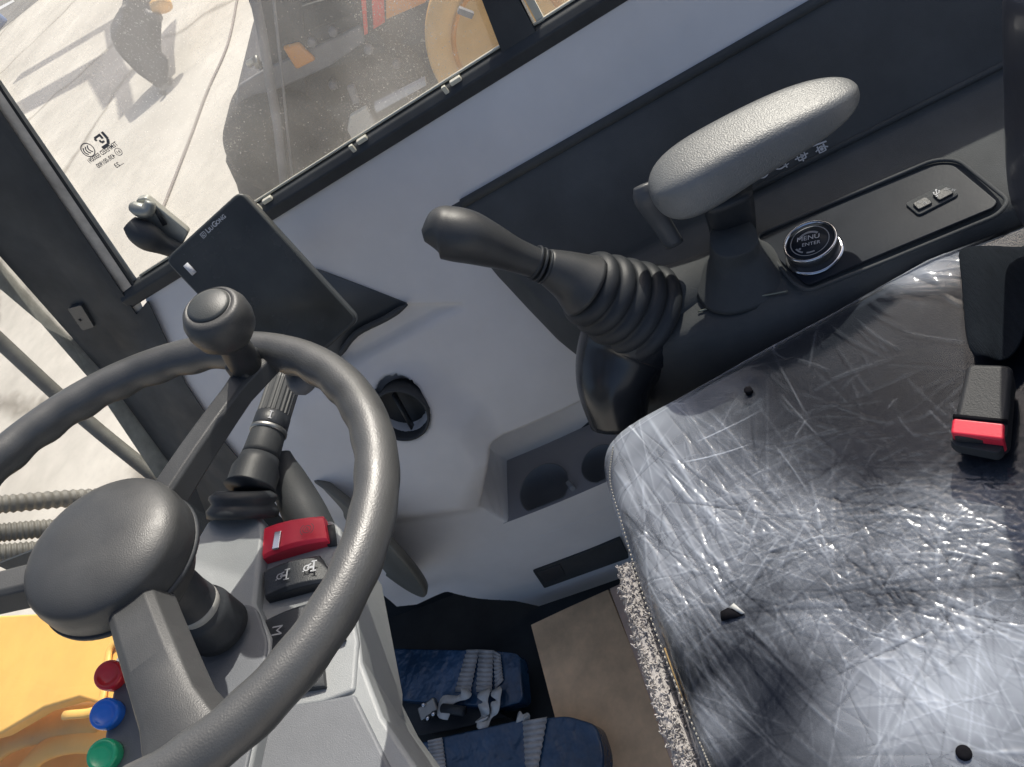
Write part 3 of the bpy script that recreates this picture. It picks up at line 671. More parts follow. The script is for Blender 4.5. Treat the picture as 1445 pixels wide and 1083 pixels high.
# stalk
k0 = onc(345, 715, -.122); k1 = onc(403, 535, -.100)
stk = thing('stalk_lever', 'ribbed black column stalk with a white mark beside the grey housing', 'lever', tuple(k0)); sd_ = (k1 - k0); L_ = sd_.length; sn = sd_.normalized()
def sat(px, py): 
    return k0 + sn * ((on(px, py, k0, (EYE - k0).normalized()) - k0).dot(sn))
prof = []
for h, r in [(.36, .0175), (.40, .0168), (.55, .0158)]: prof.append((r, L_ * h))
MB().lathe(k0, sn, prof + [(.0150, L_ * .56)], 32).build('barrel', BLK2, stk)
MB().lathe(k0, sn, [(.0165, L_ * .545), (.0172, L_ * .55), (.0172, L_ * .575), (.0165, L_ * .58)], 32).build('ring', STEEL, stk)
MB().lathe(k0, sn, [(.0160, L_ * .58), (.0165, L_ * .59), (.0162, L_ * .685), (.0150, L_ * .69)], 32).build('band', BLK, stk)
V = []; F = []; seg = 96
u = sn.orthogonal().normalized(); w = sn.cross(u)
for h in np.linspace(.69, 1.02, 6):
    for k in range(seg):
        r = (.0158 if k % 4 < 2 else .0148) * (1 if h < 1 else .93); a = 2 * PI * k / seg; V.append(k0 + sn * L_ * h + (u * math.cos(a) + w * math.sin(a)) * r)
for i in range(5):
    for k in range(seg): F.append((i * seg + k, i * seg + (k + 1) % seg, (i + 1) * seg + (k + 1) % seg, (i + 1) * seg + k))
F.append([5 * seg + k for k in range(seg)])
obj('ribbed_grip', V, F, mat('stalk_grip', (.085, .088, .088), .45), stk, smooth=False)
pr = [(.030, -.006), (.031, .0), (.028, .004), (.0265, .006), (.029, .010), (.0285, .013), (.0235, .017), (.0215, .020), (.0215, .034), (.0185, .042), (.0175, L_ * .36)]
MB().lathe(k0 - sn * .004, (sn * .85 + WN * .5).normalized(), pr[:7], 40).build('boot_fold', RUB, stk)
MB().lathe(k0, sn, pr[6:], 40).build('boot', RUB, stk)
vd = (EYE - k0).normalized(); vd = (vd - sn * vd.dot(sn)).normalized()
mk = k0 + sn * L_ * .635 + vd * .0168 - sn.cross(vd) * .003
d = Decal(mk, sn.cross(vd) * -1, vd, .0040); d.line([(0, -.9), (0, .9)], .28); d.line([(-.4, .9), (.4, .9)], .22); d.line([(-.4, -.9), (.4, -.9)], .22); d.build('white_mark', WHT, stk)
# black tube put where the column behind is only in shade
s2 = thing('column_shade', 'black tube standing in for shade on the column behind the ribbed lever', 'lever', tuple(onc(390, 720, -.16)))
MB().tube(bez([onc(455, 770, -.17), onc(430, 725, -.16), onc(405, 672, -.15), onc(398, 640, -.14)], 14), rez([.018, .020, .016, .008], 14), seg=20).build('lever', BLK2, s2)
MB().tube(bez([onc(412, 527, -.03), onc(425, 540, -.03), onc(440, 540, -.03)], 6), rez([.006, .011, .006], 6), seg=14).build('end_button', COLD, s2)

# ================================================================== RIGHT CONSOLE
con = thing('side_console', 'dark moulded side console running along the seat under the window', 'console', (.62, -.1, .3))
PROF = [(.80, .722), (.757, .716), (.748, .706), (.742, .703), (.735, .697), (.700, .664), (.664, .620), (.660, .6155), (.656, .608), (.648, .6045), (.60, .602), (.53, .601), (.517, .598), (.508, .588), (.500, .565), (.498, .40)]
def zfront(x): return .205 + max(0, (x - .56)) * .50
V = []; F = []
st_ = list(np.linspace(-.72, .0, 14)) + list(np.linspace(.02, 1, 0))
stations = [(y, 0) for y in np.linspace(-.72, -.01, 12)] + [(None, t) for t in list(np.linspace(.0, .97, 15)) + [.99, 1]]
n = len(PROF)
for y, t in stations:
    for i, (x, z) in enumerate(PROF):
        if y is not None: V.append((x, y, z))
        else:
            yf = zfront(x); yy = .02 + (yf - .02) * t
            s_ = t ** 5
            xx = x + max(0, .57 - x) * .55 * (t * t * (3 - 2 * t)) + (0.0 if x > .6 else .02 * s_)
            zz = z - .03 * s_ * (1 if x < .64 else 0)
            if z < .5: zz = .42
            V.append((xx, yy, zz))
# front closing skirt: curves down and back
for k, (dy, dz, dx) in enumerate([(.012, -.03, .0), (.016, -.06, .0), (.012, -.11, .01), (-.01, -.20, .02)]):
    for i, (x, z) in enumerate(PROF):
        b = Vector(V[(len(stations) - 1) * n + i]); V.append((b.x + dx, b.y + dy, max(b.z + dz, .40) if z > .5 else .40))
R_ = len(stations) + 4
for i in range(R_ - 1):
    for k in range(n - 1): F.append((i * n + k, i * n + k + 1, (i + 1) * n + k + 1, (i + 1) * n + k))
obj('console_body', V, F, CONS, con, sub=1)
MB().tube([(.6585, .010, .6135), (.6585, -.3, .6135), (.6585, -.72, .6135)], .0030, seg=10).build('ridge', CONS, con)
MB().tube([(.7505, .285, .709), (.7505, -.3, .709), (.7505, -.72, .709)], .0055, seg=12).build('upper_ridge', CONS, con)
# inset switch panel
zt = .6035
pp = [at(*p, 'z', zt) for p in [(1068, 337), (1322, 232), (1345, 232), (1408, 284), (1402, 293), (1241, 360), (1142, 402), (1132, 398)]]
MB().prism(roundpoly(pp, .010), (0, 0, -.004)).build('switch_plate', GLOSSBLK, con, bevel=.001)
rim_ = [at(*p, 'z', zt + .0015) for p in [(1065, 333), (1318, 226), (1352, 226), (1424, 284), (1408, 304), (1245, 371), (1140, 412), (1120, 400)]]
rp = roundpoly(rim_, .010, 6)
MB().tube(rp + [rp[0]], .0019, seg=8, cap=False).build('plate_frame', CONS, con)
# throttle knob
kc = at(1150, 358, 'z', zt)
MB().lathe(kc, (0, 0, 1), [(.0250, -.001), (.0262, .000), (.0262, .0025), (.0240, .0032)], 48).build('dial_base_ring', CHR, con)
MB().lathe(kc, (0, 0, 1), [(.0235, .002), (.0235, .016), (.0228, .0165)], 48).build('dial', BLK, con); dial_ = bpy.context.scene.objects['dial']
MB().lathe(kc, (0, 0, 1), [(.0232, .0155), (.0242, .0165), (.0242, .0185), (.0228, .0195), (.0215, .0185), (.0212, .0172)], 48).build('dial_top_ring', CHR, dial_)
MB().lathe(kc, (0, 0, 1), [(.0214, .0165), (.0214, .0178), (.001, .0178)], 48).build('dial_face', GLOSSBLK, dial_)
kz = kc + Vector((0, 0, .0184))
xv = (on(1180, 318, kz, Vector((0, 0, 1))) - on(1135, 345, kz, Vector((0, 0, 1)))).normalized()
d = Decal(kz, (0, -1, 0), (0, 0, 1), .0170); d.arc(0, 0, 1, 0, 360, .045, 40); d.arc(0, 0, .62, 30, 140, .14, 14); d.disc(-.62, -.25, .07); d.arc(0, 0, .8, 190, 225, .1, 6); d.arc(0, 0, .8, 240, 270, .1, 6); d.build('dial_marking', GRYM, dial_)
text('dial_lettering', 'MENU', kz + Vector((0, 0, .0002)) + Vector((.004, 0, 0)), (-.35, -1, 0), (0, 0, 1), .0075, WHT, dial_, center=True)
text('dial_lettering', 'ENTER', kz + Vector((0, 0, .0002)) + Vector((-.004, 0, 0)), (-.35, -1, 0), (0, 0, 1), .0055, WHT, dial_, center=True)
# usb plate with two covers
up_ = [at(*p, 'z', zt + .0022) for p in [(1276, 287), (1335, 258), (1354, 274), (1296, 304)]]
MB().prism(roundpoly(up_, .004), (0, 0, -.004)).build('socket_plate', CONS, con, bevel=.001)
for P, s_, u_ in [([(1287, 287), (1306, 277), (1316, 286), (1296, 296)], '5V 3A', 0), ([(1315, 274), (1336, 263), (1346, 272), (1325, 283)], 'DC 5V', 1)]:
    pl = [at(*p, 'z', zt + .0045) for p in P]
    MB().prism(roundpoly(pl, .002), (0, 0, -.004)).build('socket_cover', BLK, con, bevel=.0008); sc_ = pl_o = [o for o in sc.objects if o.name.startswith('socket_cover')][-1]
    cc_ = sum(pl, Vector()) / 4 + Vector((0, 0, .0004))
    text('socket_lettering', s_, cc_ + Vector((.0, -.006 * u_, 0)), (-.75, -.7, 0), (0, 0, 1), .0034, GRYM, pl_o, center=True)
    if u_:
        d = Decal(cc_ + Vector((.003, .004, 0)), (-.3, -1, 0), (0, 0, 1), .0036); d.line([(0, -1), (0, 1)], .16); d.poly([(-.3, .9), (.3, .9), (0, 1.4)]); d.disc(0, -1, .25); d.line([(0, -.4), (.6, 0), (.6, .5)], .14); d.line([(0, -.6), (-.6, -.2), (-.6, .3)], .14); d.disc(-.6, .4, .18); d.disc(.6, .5, .2); d.build('usb_symbol', WHT, pl_o)
# pictograms printed on the slope
sl_n = Vector((-(.664 - .618), 0, .700 - .662)).normalized()
for i, (px, py) in enumerate([(1080, 248), (1103, 233), (1131, 221), (1159, 209)]):
    o_ = on(px, py, Vector((.700, 0, .664)) + sl_n * .0012, sl_n)
    d = Decal(o_, (0, -1, 0), sl_n, .0060)
    if i == 0: d.arc(-.2, .7, .9, 200, 320, .22, 8)
    elif i == 1: d.arc(-.2, .7, 1.2, 190, 300, .22, 8); [d.line([(.3, a), (1.1, a + .2)], .14) for a in (-.5, -.1, .3)]; d.line([(.6, -.8), (.6, .8)], .2)
    elif i == 2:
        d.line([(-.6, -.5), (-.6, .6), (.6, .6), (.6, -.5), (-.6, -.5)], .2); d.line([(-1.1, 0), (1.1, 0)], .2); d.line([(0, -.9), (0, .9)], .2); [d.line([(a, .6), (a, 1)], .2) for a in (-.4, .4)]; d.disc(.1, 0, .3)
    else: d.line([(-1.1, .9), (1.1, .6)], .25); d.line([(-.5, .5), (-.5, -.7), (.5, -.7), (.5, .5)], .25); d.line([(-1, -.2), (0, .3), (1, -.3)], .2); d.disc(0, -.2, .28)
    d.build('pictogram', WHT, con)
# highlight on the console edge, modelled as a thin pale tube
P = [at(*p, 'z', .6025) for p in [(985, 440), (1010, 433), (1060, 421), (1112, 411)]]
MB().tube(bez(P, 20), .0009, seg=8).build('highlight_line', mat('olive_glint', (.26, .27, .22), .3, metal=.6), con)

# ================================================================== JOYSTICK
js = thing('joystick', 'black lift control lever leaning left out of a ribbed rubber boot', 'joystick', (.6, .156, .6))
jb = at(905, 440, 'z', .605)
def D(px, py, k): return dep(px, py, k)
ax_p = [D(618, 328, .745), D(636, 330, .745), D(660, 335, .745), D(690, 346, .752), D(725, 360, .762), D(757, 372, .772)]
MB().tube(bez([D(597, 333, .745)] + ax_p, 40), rez([.006, .0235, .0265, .0262, .0225, .0175, .0155], 40), seg=32, sq=.93, up=M @ Vector((0, 1, 0))).build('grip', HUBM, js)
for k in range(3):
    a = D(753 + k * 7, 370 + k * 3, .772 + k * .002); b = D(757 + k * 7, 371.5 + k * 3, .773 + k * .002); MB().tube([a, b], [.0172, .0172], seg=28).build('collar_ring', RUB, js, bevel=.001)
MB().tube(bez([D(768, 375, .776), D(785, 382, .782), D(806, 392, .79), D(826, 404, .797)], 16), rez([.0165, .0205, .026, .0335], 16), seg=32).build('neck', HUBM, js)
c0, c1 = D(822, 402, .797), D(912, 446, .842); V = []
prof = []; L_ = (c1 - c0).length; nr = 5
for k in range(nr * 8 + 1):
    t = k / (nr * 8); r = .0335 + .0190 * t ** .9; r += .0058 * (abs(math.sin(PI * nr * t)) ** .6 - .55); prof.append((r, L_ * t))
bo = MB().lathe(c0, (c1 - c0), prof, 56)
# bend: sag the boot slightly
bo.build('boot', RUB, js)
# pedestal nose under the boot
ps = [D(905, 452, .855), D(882, 492, .868), D(868, 540, .872), D(872, 600, .885)]
MB().tube(bez(ps, 24), rez([.056, .052, .042, .030], 24), seg=40).build('pedestal', mat('pedestal_plastic', (.030, .033, .038), .25, var=.2, vscale=10, coat=.2), js)

# ================================================================== ARMREST
ar = thing('armrest', 'padded grey armrest on a black post above the console', 'armrest', (.58, .0, .6))
af, arr = D(918, 278, .738), D(1210, 128, .70)
n = 60; V = []; F = []; seg = 40
axv = (arr - af).normalized(); uw = Vector((0, 0, 1)); uw = (uw - axv * uw.dot(axv)).normalized(); sv = axv.cross(uw).normalized()
for i in range(n + 1):
    t = .5 - .5 * math.cos(PI * i / n); u = 2 * t - 1; env = (1 - abs(u) ** (4.6 if u < 0 else 3.6)) ** .5
    mid = lerp(af, arr, t) - uw * (.004 - .009 * t) + uw * (.006 * math.sin(t * PI)); w = (.044 - .008 * t) * max(env, .02) ; h = (.0245 - .0115 * t) * max(env, .02) ** .8
    for k in range(seg):
        a = 2 * PI * k / seg; ca, sa = math.cos(a), math.sin(a); ca = math.copysign(abs(ca) ** .5, ca); sa = math.copysign(abs(sa) ** .42, sa); ca *= 1 - .14 * (sa + 1)
        V.append(mid + sv * ca * w + uw * sa * h)
for i in range(n):
    for k in range(seg): F.append((i * seg + k, i * seg + (k + 1) % seg, (i + 1) * seg + (k + 1) % seg, (i + 1) * seg + k))
F += [list(range(seg)), [n * seg + k for k in range(seg)]]
obj('pad', V, F, ARM, ar)
MB().tube(bez([D(1020, 262, .745), D(1030, 305, .78), D(1036, 345, .82), D(1044, 385, .85)], 16), rez([.024, .022, .0205, .026], 16), seg=24, pw=4).build('post', BLK, ar)
MB().tube(bez([at(1035, 335, 'z', .650), at(1038, 355, 'z', .630), at(1044, 374, 'z', .612), at(1048, 388, 'z', .598)], 16), rez([.021, .0235, .032, .048], 16), seg=36, pw=2.5).build('post_base', CONS, ar)
MB().tube(bez([at(900, 445, 'z', .585), at(950, 425, 'z', .585), at(1000, 402, 'z', .584), at(1050, 385, 'z', .584), at(1110, 380, 'z', .588)], 24), rez([.048, .042, .036, .034, .012], 24), seg=32, sq=.8).build('console_mound', CONS, con)
MB().tube(bez([D(905, 262, .765), D(913, 280, .77), D(930, 310, .785), D(952, 345, .80)], 20), rez([.008, .013, .0105, .0095], 20), seg=20, sq=.6).build('release_handle', mat('handle_grey', (.10, .105, .11), .4, bump=.2), ar)

# ================================================================== SEAT
seat = thing('driver_seat', 'dark vinyl driver seat still covered in crinkled clear plastic film', 'seat', (.3, .0, 0))
# cushion: plan outline at z .5
def sz_(z): return 1.2 - (1.2 - z) * .87
def seatpt(px, py, z=.505): return at(px, py, 'z', sz_(z))
NX, NY = 620, 620
y0_, y1_ = -.30, .236
def edgeR(y):
    y = y / .87; return .87 * ( .540 + (.256 - y) * .135 if y > -.12 else .540 + (.376) * .135 - (-.12 - y) * .05)
def top_z(u, v):   # u,v in -1..1 in plan, rounded crown
    d = np.maximum(0, 1 - (np.abs(u) ** 6 + np.abs(v) ** 6)) ; return d
def seat_mesh(off, crease):
    us = np.sin(np.linspace(-PI / 2, PI / 2, NX)) * .35 + np.linspace(-1, 1, NX) * .65
    vs = np.sin(np.linspace(-PI / 2, PI / 2, NY)) * .35 + np.linspace(-1, 1, NY) * .65
    U, W = np.meshgrid(us, vs, indexing='ij')
    # superellipse squash of the square corners
    p = 16.0
    k = (np.maximum(np.abs(U), 1e-6) ** p + np.maximum(np.abs(W), 1e-6) ** p) ** (1 / p); m_ = np.maximum(np.abs(U), np.abs(W)); s_ = np.where(m_ > 0, m_ / k, 1)
    U2, W2 = U * s_, W * s_
    yy = (y0_ + y1_) / 2 + W2 * ((y1_ - y0_) / 2 + off)
    er = np.vectorize(edgeR)(yy); xl = .02
    xx = (xl + er) / 2 + U2 * ((er - xl) / 2 + off)
    rr = np.maximum(np.abs(U), np.abs(W))
    yy = yy - (er - xx) * .11 * np.clip((yy - y0_) / (y1_ - y0_), 0, 1)
    zz = sz_(.505) + off - .030 * np.clip((rr - .90) / .10, 0, 1) ** 2.2 + .010 * np.cos(U2 * 1.4) * np.cos(W2 * 1.2) - .006
    zz = zz - .012 * np.exp(-((yy - .205) / .03) ** 2) * 0
    hz = np.zeros_like(zz)
    if crease: zz, hz = crease(xx, yy, zz, hz)
    return xx, yy, zz, hz
base_z = None
holes = [seatpt(1057, 553), seatpt(1361, 1064), seatpt(1036, 866)]
def crease(xx, yy, zz, hz):
    ln = np.zeros_like(zz); z0_ = zz.copy()
    def seg_(ax_, ay_, bx_, by_, w, h, bend=0):
        dx, dy = bx_ - ax_, by_ - ay_; L2 = dx * dx + dy * dy + 1e-9; L_ = math.sqrt(L2)
        m_ = (xx > min(ax_, bx_) - .02) & (xx < max(ax_, bx_) + .02) & (yy > min(ay_, by_) - .02) & (yy < max(ay_, by_) + .02)
        X_, Y_ = xx[m_], yy[m_]; t = ((X_ - ax_) * dx + (Y_ - ay_) * dy) / L2
        s_ = ((X_ - ax_) * dy - (Y_ - ay_) * dx) / L_ + bend * np.sin(np.clip(t, 0, 1) * PI)
        env = np.clip(np.minimum(t, 1 - t) * 5, 0, 1); zz[m_] += .28 * h * env * np.exp(-np.abs(s_ / w) ** 1.5)
        ln[m_] += (np.sign(h) * env * np.exp(-(s_ / (w * .6)) ** 2) * min(1, abs(h) / .0008)) * rng.uniform(.3, 1.0)
    # long pulls fanning from the front right corner and along the front edge
    def P(px, py): q = seatpt(px, py); return q.x, q.y
    for _ in range(230):
        sx = rng.uniform(845, 1000); sy = rng.uniform(560, 1000); L_ = rng.uniform(80, 330); a = rng.normal(.95, .20) if rng.rand() < .85 else rng.uniform(0, PI)
        ax_, ay_ = P(sx, sy); bx_, by_ = P(sx + L_ * math.cos(a), sy + L_ * math.sin(a)); seg_(ax_, ay_, bx_, by_, rng.uniform(.0007, .0026), rng.uniform(.0003, .0015) * rng.choice([-1, 1, 1]), rng.normal(0, .0025))
    # dense random crinkles in the middle
    for _ in range(1150):
        sx = rng.normal(1250, 150); sy = rng.normal(770, 90); L_ = rng.uniform(25, 120) if rng.rand() < .7 else rng.uniform(120, 330); a = rng.normal(.0, .5) if rng.rand() < .55 else rng.uniform(0, PI)
        if sx > 1500 or sy < 560: continue
        ax_, ay_ = P(sx, sy); bx_, by_ = P(sx + L_ * math.cos(a), sy + L_ * math.sin(a)); seg_(ax_, ay_, bx_, by_, rng.uniform(.0006, .0013), rng.uniform(.0003, .0011) * rng.choice([-1, 1]), rng.normal(0, .0018))
    for _ in range(330):
        sx = rng.uniform(900, 1445); sy = rng.uniform(500, 1083); L_ = rng.uniform(60, 300); a = rng.uniform(0, PI)
        ax_, ay_ = P(sx, sy); bx_, by_ = P(sx + L_ * math.cos(a), sy + L_ * math.sin(a)); seg_(ax_, ay_, bx_, by_, rng.uniform(.0006, .0014), rng.uniform(.0003, .0009) * rng.choice([-1, 1, 1]), rng.normal(0, .003))
    for _ in range(46):      # sparse bright scratches over the darker area
        sx = rng.uniform(1000, 1345); sy = rng.uniform(420, 640); L_ = rng.uniform(15, 130); a = rng.normal(.75, .25) if rng.rand() < .6 else rng.uniform(0, PI)
        ax_, ay_ = P(sx, sy); bx_, by_ = P(sx + L_ * math.cos(a), sy + L_ * math.sin(a)); l0 = ln.copy(); seg_(ax_, ay_, bx_, by_, rng.uniform(.0006, .0011), .0009, rng.normal(0, .0015)); ln[:] = l0 + (ln - l0) * rng.uniform(1.5, 5.5)
    for _ in range(26):      # folds at the back near the belt
        sx = rng.uniform(1190, 1340); sy = rng.uniform(350, 420); L_ = rng.uniform(30, 150); a = rng.normal(.35, .3)
        ax_, ay_ = P(sx, sy); bx_, by_ = P(sx + L_ * math.cos(a), sy + L_ * math.sin(a)); seg_(ax_, ay_, bx_, by_, rng.uniform(.0012, .003), rng.uniform(.0008, .002) * rng.choice([-1, 1]), rng.normal(0, .003))
    # tucks radiating out of the punctures
    for (h, R_, nn_, amp) in [(holes[1], .16, 15, .0016), (holes[0], .09, 7, .0006), (holes[2], .13, 16, .0016)]:
        for k in range(nn_):
            a = rng.uniform(0, 2 * PI); r_ = R_ * rng.uniform(.4, 1); seg_(h.x + .004 * math.cos(a), h.y + .004 * math.sin(a), h.x + r_ * math.cos(a), h.y + r_ * math.sin(a), .0016, amp * rng.choice([-1, 1]))
        zz -= .006 * np.exp(-((xx - h.x) ** 2 + (yy - h.y) ** 2) / .012 ** 2)
    # rolling undulation, then film milkiness with light and shade painted in
    zz += .0012 * np.sin(xx * 31 + 2 * np.sin(yy * 17)) * np.sin(yy * 23 + xx * 9)
    # blobs paint sheen where the seat is bright, clear film where it is dark
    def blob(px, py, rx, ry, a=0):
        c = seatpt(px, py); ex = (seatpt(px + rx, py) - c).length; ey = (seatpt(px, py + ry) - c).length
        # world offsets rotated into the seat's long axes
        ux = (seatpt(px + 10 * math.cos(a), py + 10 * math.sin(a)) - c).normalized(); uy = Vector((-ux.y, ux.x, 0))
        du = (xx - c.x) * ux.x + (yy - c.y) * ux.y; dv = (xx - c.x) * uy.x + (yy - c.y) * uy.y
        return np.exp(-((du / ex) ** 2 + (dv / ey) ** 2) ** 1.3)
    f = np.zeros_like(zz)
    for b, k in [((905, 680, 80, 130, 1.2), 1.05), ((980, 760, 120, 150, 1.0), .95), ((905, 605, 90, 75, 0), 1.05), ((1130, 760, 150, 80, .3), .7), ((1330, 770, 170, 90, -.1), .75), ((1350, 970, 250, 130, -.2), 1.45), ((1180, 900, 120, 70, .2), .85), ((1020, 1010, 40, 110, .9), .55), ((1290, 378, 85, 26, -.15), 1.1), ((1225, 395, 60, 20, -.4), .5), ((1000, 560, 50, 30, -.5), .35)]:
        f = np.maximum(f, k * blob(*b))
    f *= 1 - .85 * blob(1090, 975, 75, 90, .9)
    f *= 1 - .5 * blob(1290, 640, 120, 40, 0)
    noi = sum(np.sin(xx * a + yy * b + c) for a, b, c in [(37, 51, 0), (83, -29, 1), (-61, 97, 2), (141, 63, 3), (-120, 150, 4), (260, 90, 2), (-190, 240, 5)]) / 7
    er_ = np.vectorize(edgeR)(yy); f = np.maximum(f, 1.3 * np.exp(-((xx - er_ + .005) / .009) ** 2) * (yy > -.12))  # painted highlight along the console-side edge
    hz = np.clip(f * (.86 + .26 * noi) + np.where(ln > 0, ln, ln * .62) * (.05 + .40 * np.clip(f, 0, 1)), 0, 1.9)  # crease glints and dark crease lines painted in too
    zz = z0_ + (zz - z0_) * (.18 + .82 * np.clip(f * 1.4, 0, 1)); zz = np.maximum(zz, z0_ - .0008)
    return zz, hz
def grid_obj(name, xx, yy, zz, m_, par, skirt=None, hz=None):
    n1, n2 = xx.shape; Vn = np.stack([xx.ravel(), yy.ravel(), zz.ravel()], 1)
    I, J = np.meshgrid(np.arange(n1 - 1), np.arange(n2 - 1), indexing='ij'); I = I.ravel(); J = J.ravel()
    Fn = [np.stack([I * n2 + J, (I + 1) * n2 + J, (I + 1) * n2 + J + 1, I * n2 + J + 1], 1)]
    h = hz.ravel() if hz is not None else None
    if skirt:
        ring = np.array([(i, 0) for i in range(n1)] + [(n1 - 1, j) for j in range(1, n2)] + [(i, n2 - 1) for i in range(n1 - 2, -1, -1)] + [(0, j) for j in range(n2 - 2, 0, -1)])
        ri = ring[:, 0] * n2 + ring[:, 1]; P = Vn[ri]; prev = ri; n_ = len(ri)
        for dz, sh in skirt:
            Q = P.copy(); Q[:, 0] = .25 + (Q[:, 0] - .25) * sh; Q[:, 1] = -.035 + (Q[:, 1] + .035) * sh; Q[:, 2] += dz
            cur = np.arange(len(Vn), len(Vn) + n_); Vn = np.vstack([Vn, Q])
            if h is not None: h = np.concatenate([h, h[ri]])
            Fn.append(np.stack([prev, np.roll(prev, -1), np.roll(cur, -1), cur], 1)); prev = cur
    Fn = np.vstack(Fn); me = bpy.data.meshes.new(name)
    me.vertices.add(len(Vn)); me.vertices.foreach_set('co', Vn.ravel().astype(np.float32))
    me.loops.add(Fn.size); me.loops.foreach_set('vertex_index', Fn.ravel().astype(np.int32))
    me.polygons.add(len(Fn)); me.polygons.foreach_set('loop_start', np.arange(0, Fn.size, 4, dtype=np.int32)); me.polygons.foreach_set('loop_total', np.full(len(Fn), 4, np.int32))
    me.update(calc_edges=True); me.validate(); me.polygons.foreach_set('use_smooth', [True] * len(me.polygons)); me.materials.append(m_)
    o = bpy.data.objects.new(name, me); COL.objects.link(o); o.parent = par; o.matrix_parent_inverse = Matrix.Translation(-par.location)
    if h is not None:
        a = me.attributes.new('haze_sheen', 'FLOAT', 'POINT'); a.data.foreach_set('value', h.astype(np.float32))
    return o
xx, yy, zz, hz = seat_mesh(0, None)
grid_obj('cushion', xx[::3, ::3], yy[::3, ::3], zz[::3, ::3], VINYL, seat, skirt=[(-.012, 1.008), (-.035, 1.012), (-.06, 1.0), (-.11, .98)])
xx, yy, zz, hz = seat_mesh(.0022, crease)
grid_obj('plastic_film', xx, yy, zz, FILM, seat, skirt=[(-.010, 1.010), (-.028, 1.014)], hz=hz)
# puncture holes and the torn flap
for h, r in ((holes[0], .0036), (holes[1], .0046)):
    MB().lathe((h.x, h.y, h.z + .0035), (0, 0, 1), [(r * 1.0, -.004), (r, .0002), (r * .3, .0003)], 16).build('puncture', BLKM, seat)
P = [seatpt(*p, .5085) for p in [(1017, 864), (1028, 858), (1052, 866), (1040, 872), (1018, 877)]]
MB().prism(P, (0, 0, .0010)).build('tear', BLKM, seat)
P = [seatpt(*p, .5095) for p in [(1030, 857), (1036, 852), (1052, 866), (1046, 867)]]
MB().prism(P, (0, 0, .0010)).build('torn_flap', STRAPW, seat)
# stitches along the front edge
path = bez([seatpt(*p, .503) for p in [(866, 632), (862, 680), (880, 745), (905, 830), (940, 930), (985, 1040), (1010, 1100)]], 400)
acc_ = 0; 
mbs = MB(); k = 0; step = 5
while k + 3 < len(path):
    a, b = path[k], path[k + 2]; z_ = Vector((0, 0, .0)); mbs.tube([a + Vector((0, 0, .001)), lerp(a, b, .5) + Vector((0, 0, .0022)), b + Vector((0, 0, .001))], .0006, seg=6); k += step
mbs.build('stitching', THREAD, seat)
path = [seatpt(*p, .494) for p in [(938, 915), (955, 962), (975, 1015), (985, 1040)]]
MB().tube(bez(path, 30), .0008, seg=6).build('gold_piping', GOLD, seat)
# fleece edge under the front
fp = bez([at(*p, 'z', sz_(.468)) for p in [(888, 806), (900, 862), (918, 920), (938, 985), (962, 1050), (985, 1120)]], 220)
mbf = MB()
for i, p in enumerate(fp):
    for _ in range(44):
        a = rng.uniform(0, 2 * PI); b = rng.uniform(-.7, 1.0); o_ = Vector((math.cos(a), math.sin(a), b)).normalized()
        c = p + Vector((rng.normal(0, .002), rng.normal(0, .002), rng.normal(0, .004))) + o_ * .004; L_ = rng.uniform(.002, .0042); q_ = o_.orthogonal(); q2 = o_.cross(q_); ph = rng.uniform(0, 6)
        mbf.tube([c + o_ * L_ * t + (q_ * math.cos(ph + t * 4) + q2 * math.sin(ph + t * 4)) * .0016 * t for t in (0, .35, .7, 1)], [.0007, .0008, .0007, .0003], seg=4, cap=False)
mbf.tube(fp, .0098, seg=10)
mbf.build('fleece_edge', FLEECE, seat)
MB().box((.24, -.06, .25), ((1, 0, 0), (0, 1, 0), (0, 0, 1)), (.16, .17, .23)).build('seat_base', FLOORM, seat, bevel=.02)
# backrest
V = []; F = []; n = 20; m_n = 28
for i in range(n + 1):
    z = .615 + .25 * i / n; t = i / n; tt = 2 * t - 1; wx = .235 * (1 - abs(tt) ** 8 * .15); cy = -.230 - .02 * t
    for k in range(m_n):
        a = 2 * PI * k / m_n; ca, sa = math.cos(a), math.sin(a); ca = math.copysign(abs(ca) ** .45, ca); sa = math.copysign(abs(sa) ** .6, sa)
        e = (1 - abs(tt) ** 10 * .5); V.append((.262 + ca * wx * e, cy + sa * .065 * e + .03 * abs(ca) ** 3, z))
for i in range(n):
    for k in range(m_n): F.append((i * m_n + k, i * m_n + (k + 1) % m_n, (i + 1) * m_n + (k + 1) % m_n, (i + 1) * m_n + k))
F += [list(range(m_n)), [n * m_n + k for k in range(m_n)]]
obj('backrest', V, F, mat('backrest_vinyl', (.05, .05, .06), .35, bump=.4, bscale=40, var=.2, coat=.4), seat)

# ================================================================== SEAT BELT
sb = thing('seat_belt', 'black seat belt strap ending in a buckle with red release button', 'seat belt', tuple(seatpt(1380, 600)))
def S(px, py, z=.525): return at(px, py, 'z', sz_(z))
rows = [((1350, 352), (1490, 340), .515), ((1354, 372), (1480, 368), .530), ((1358, 420), (1462, 418), .534), ((1362, 470), (1450, 468), .536), ((1366, 492), (1436, 496), .536), ((1378, 506), (1422, 508), .534)]
V = []; F = []
for a, b, z in rows:
    for k in range(9):
        t = k / 8; p = lerp(S(*a, z), S(*b, z), t); V.append(p + Vector((0, 0, .003 * math.sin(t * PI * 2.2))))
for i in range(len(rows) - 1):
    for k in range(8): F.append((i * 9 + k, i * 9 + k + 1, (i + 1) * 9 + k + 1, (i + 1) * 9 + k))
obj('strap', V, F, BELT, sb, solid=.0025, sub=2)
bq = [(1364, 512), (1430, 514), (1421, 620), (1341, 615)]
zb = .550
P = roundpoly([S(*p, zb) for p in bq], .006)
MB().prism(P, (0, 0, -.026)).build('buckle_body', BUCK, sb, bevel=.004, seg=3)
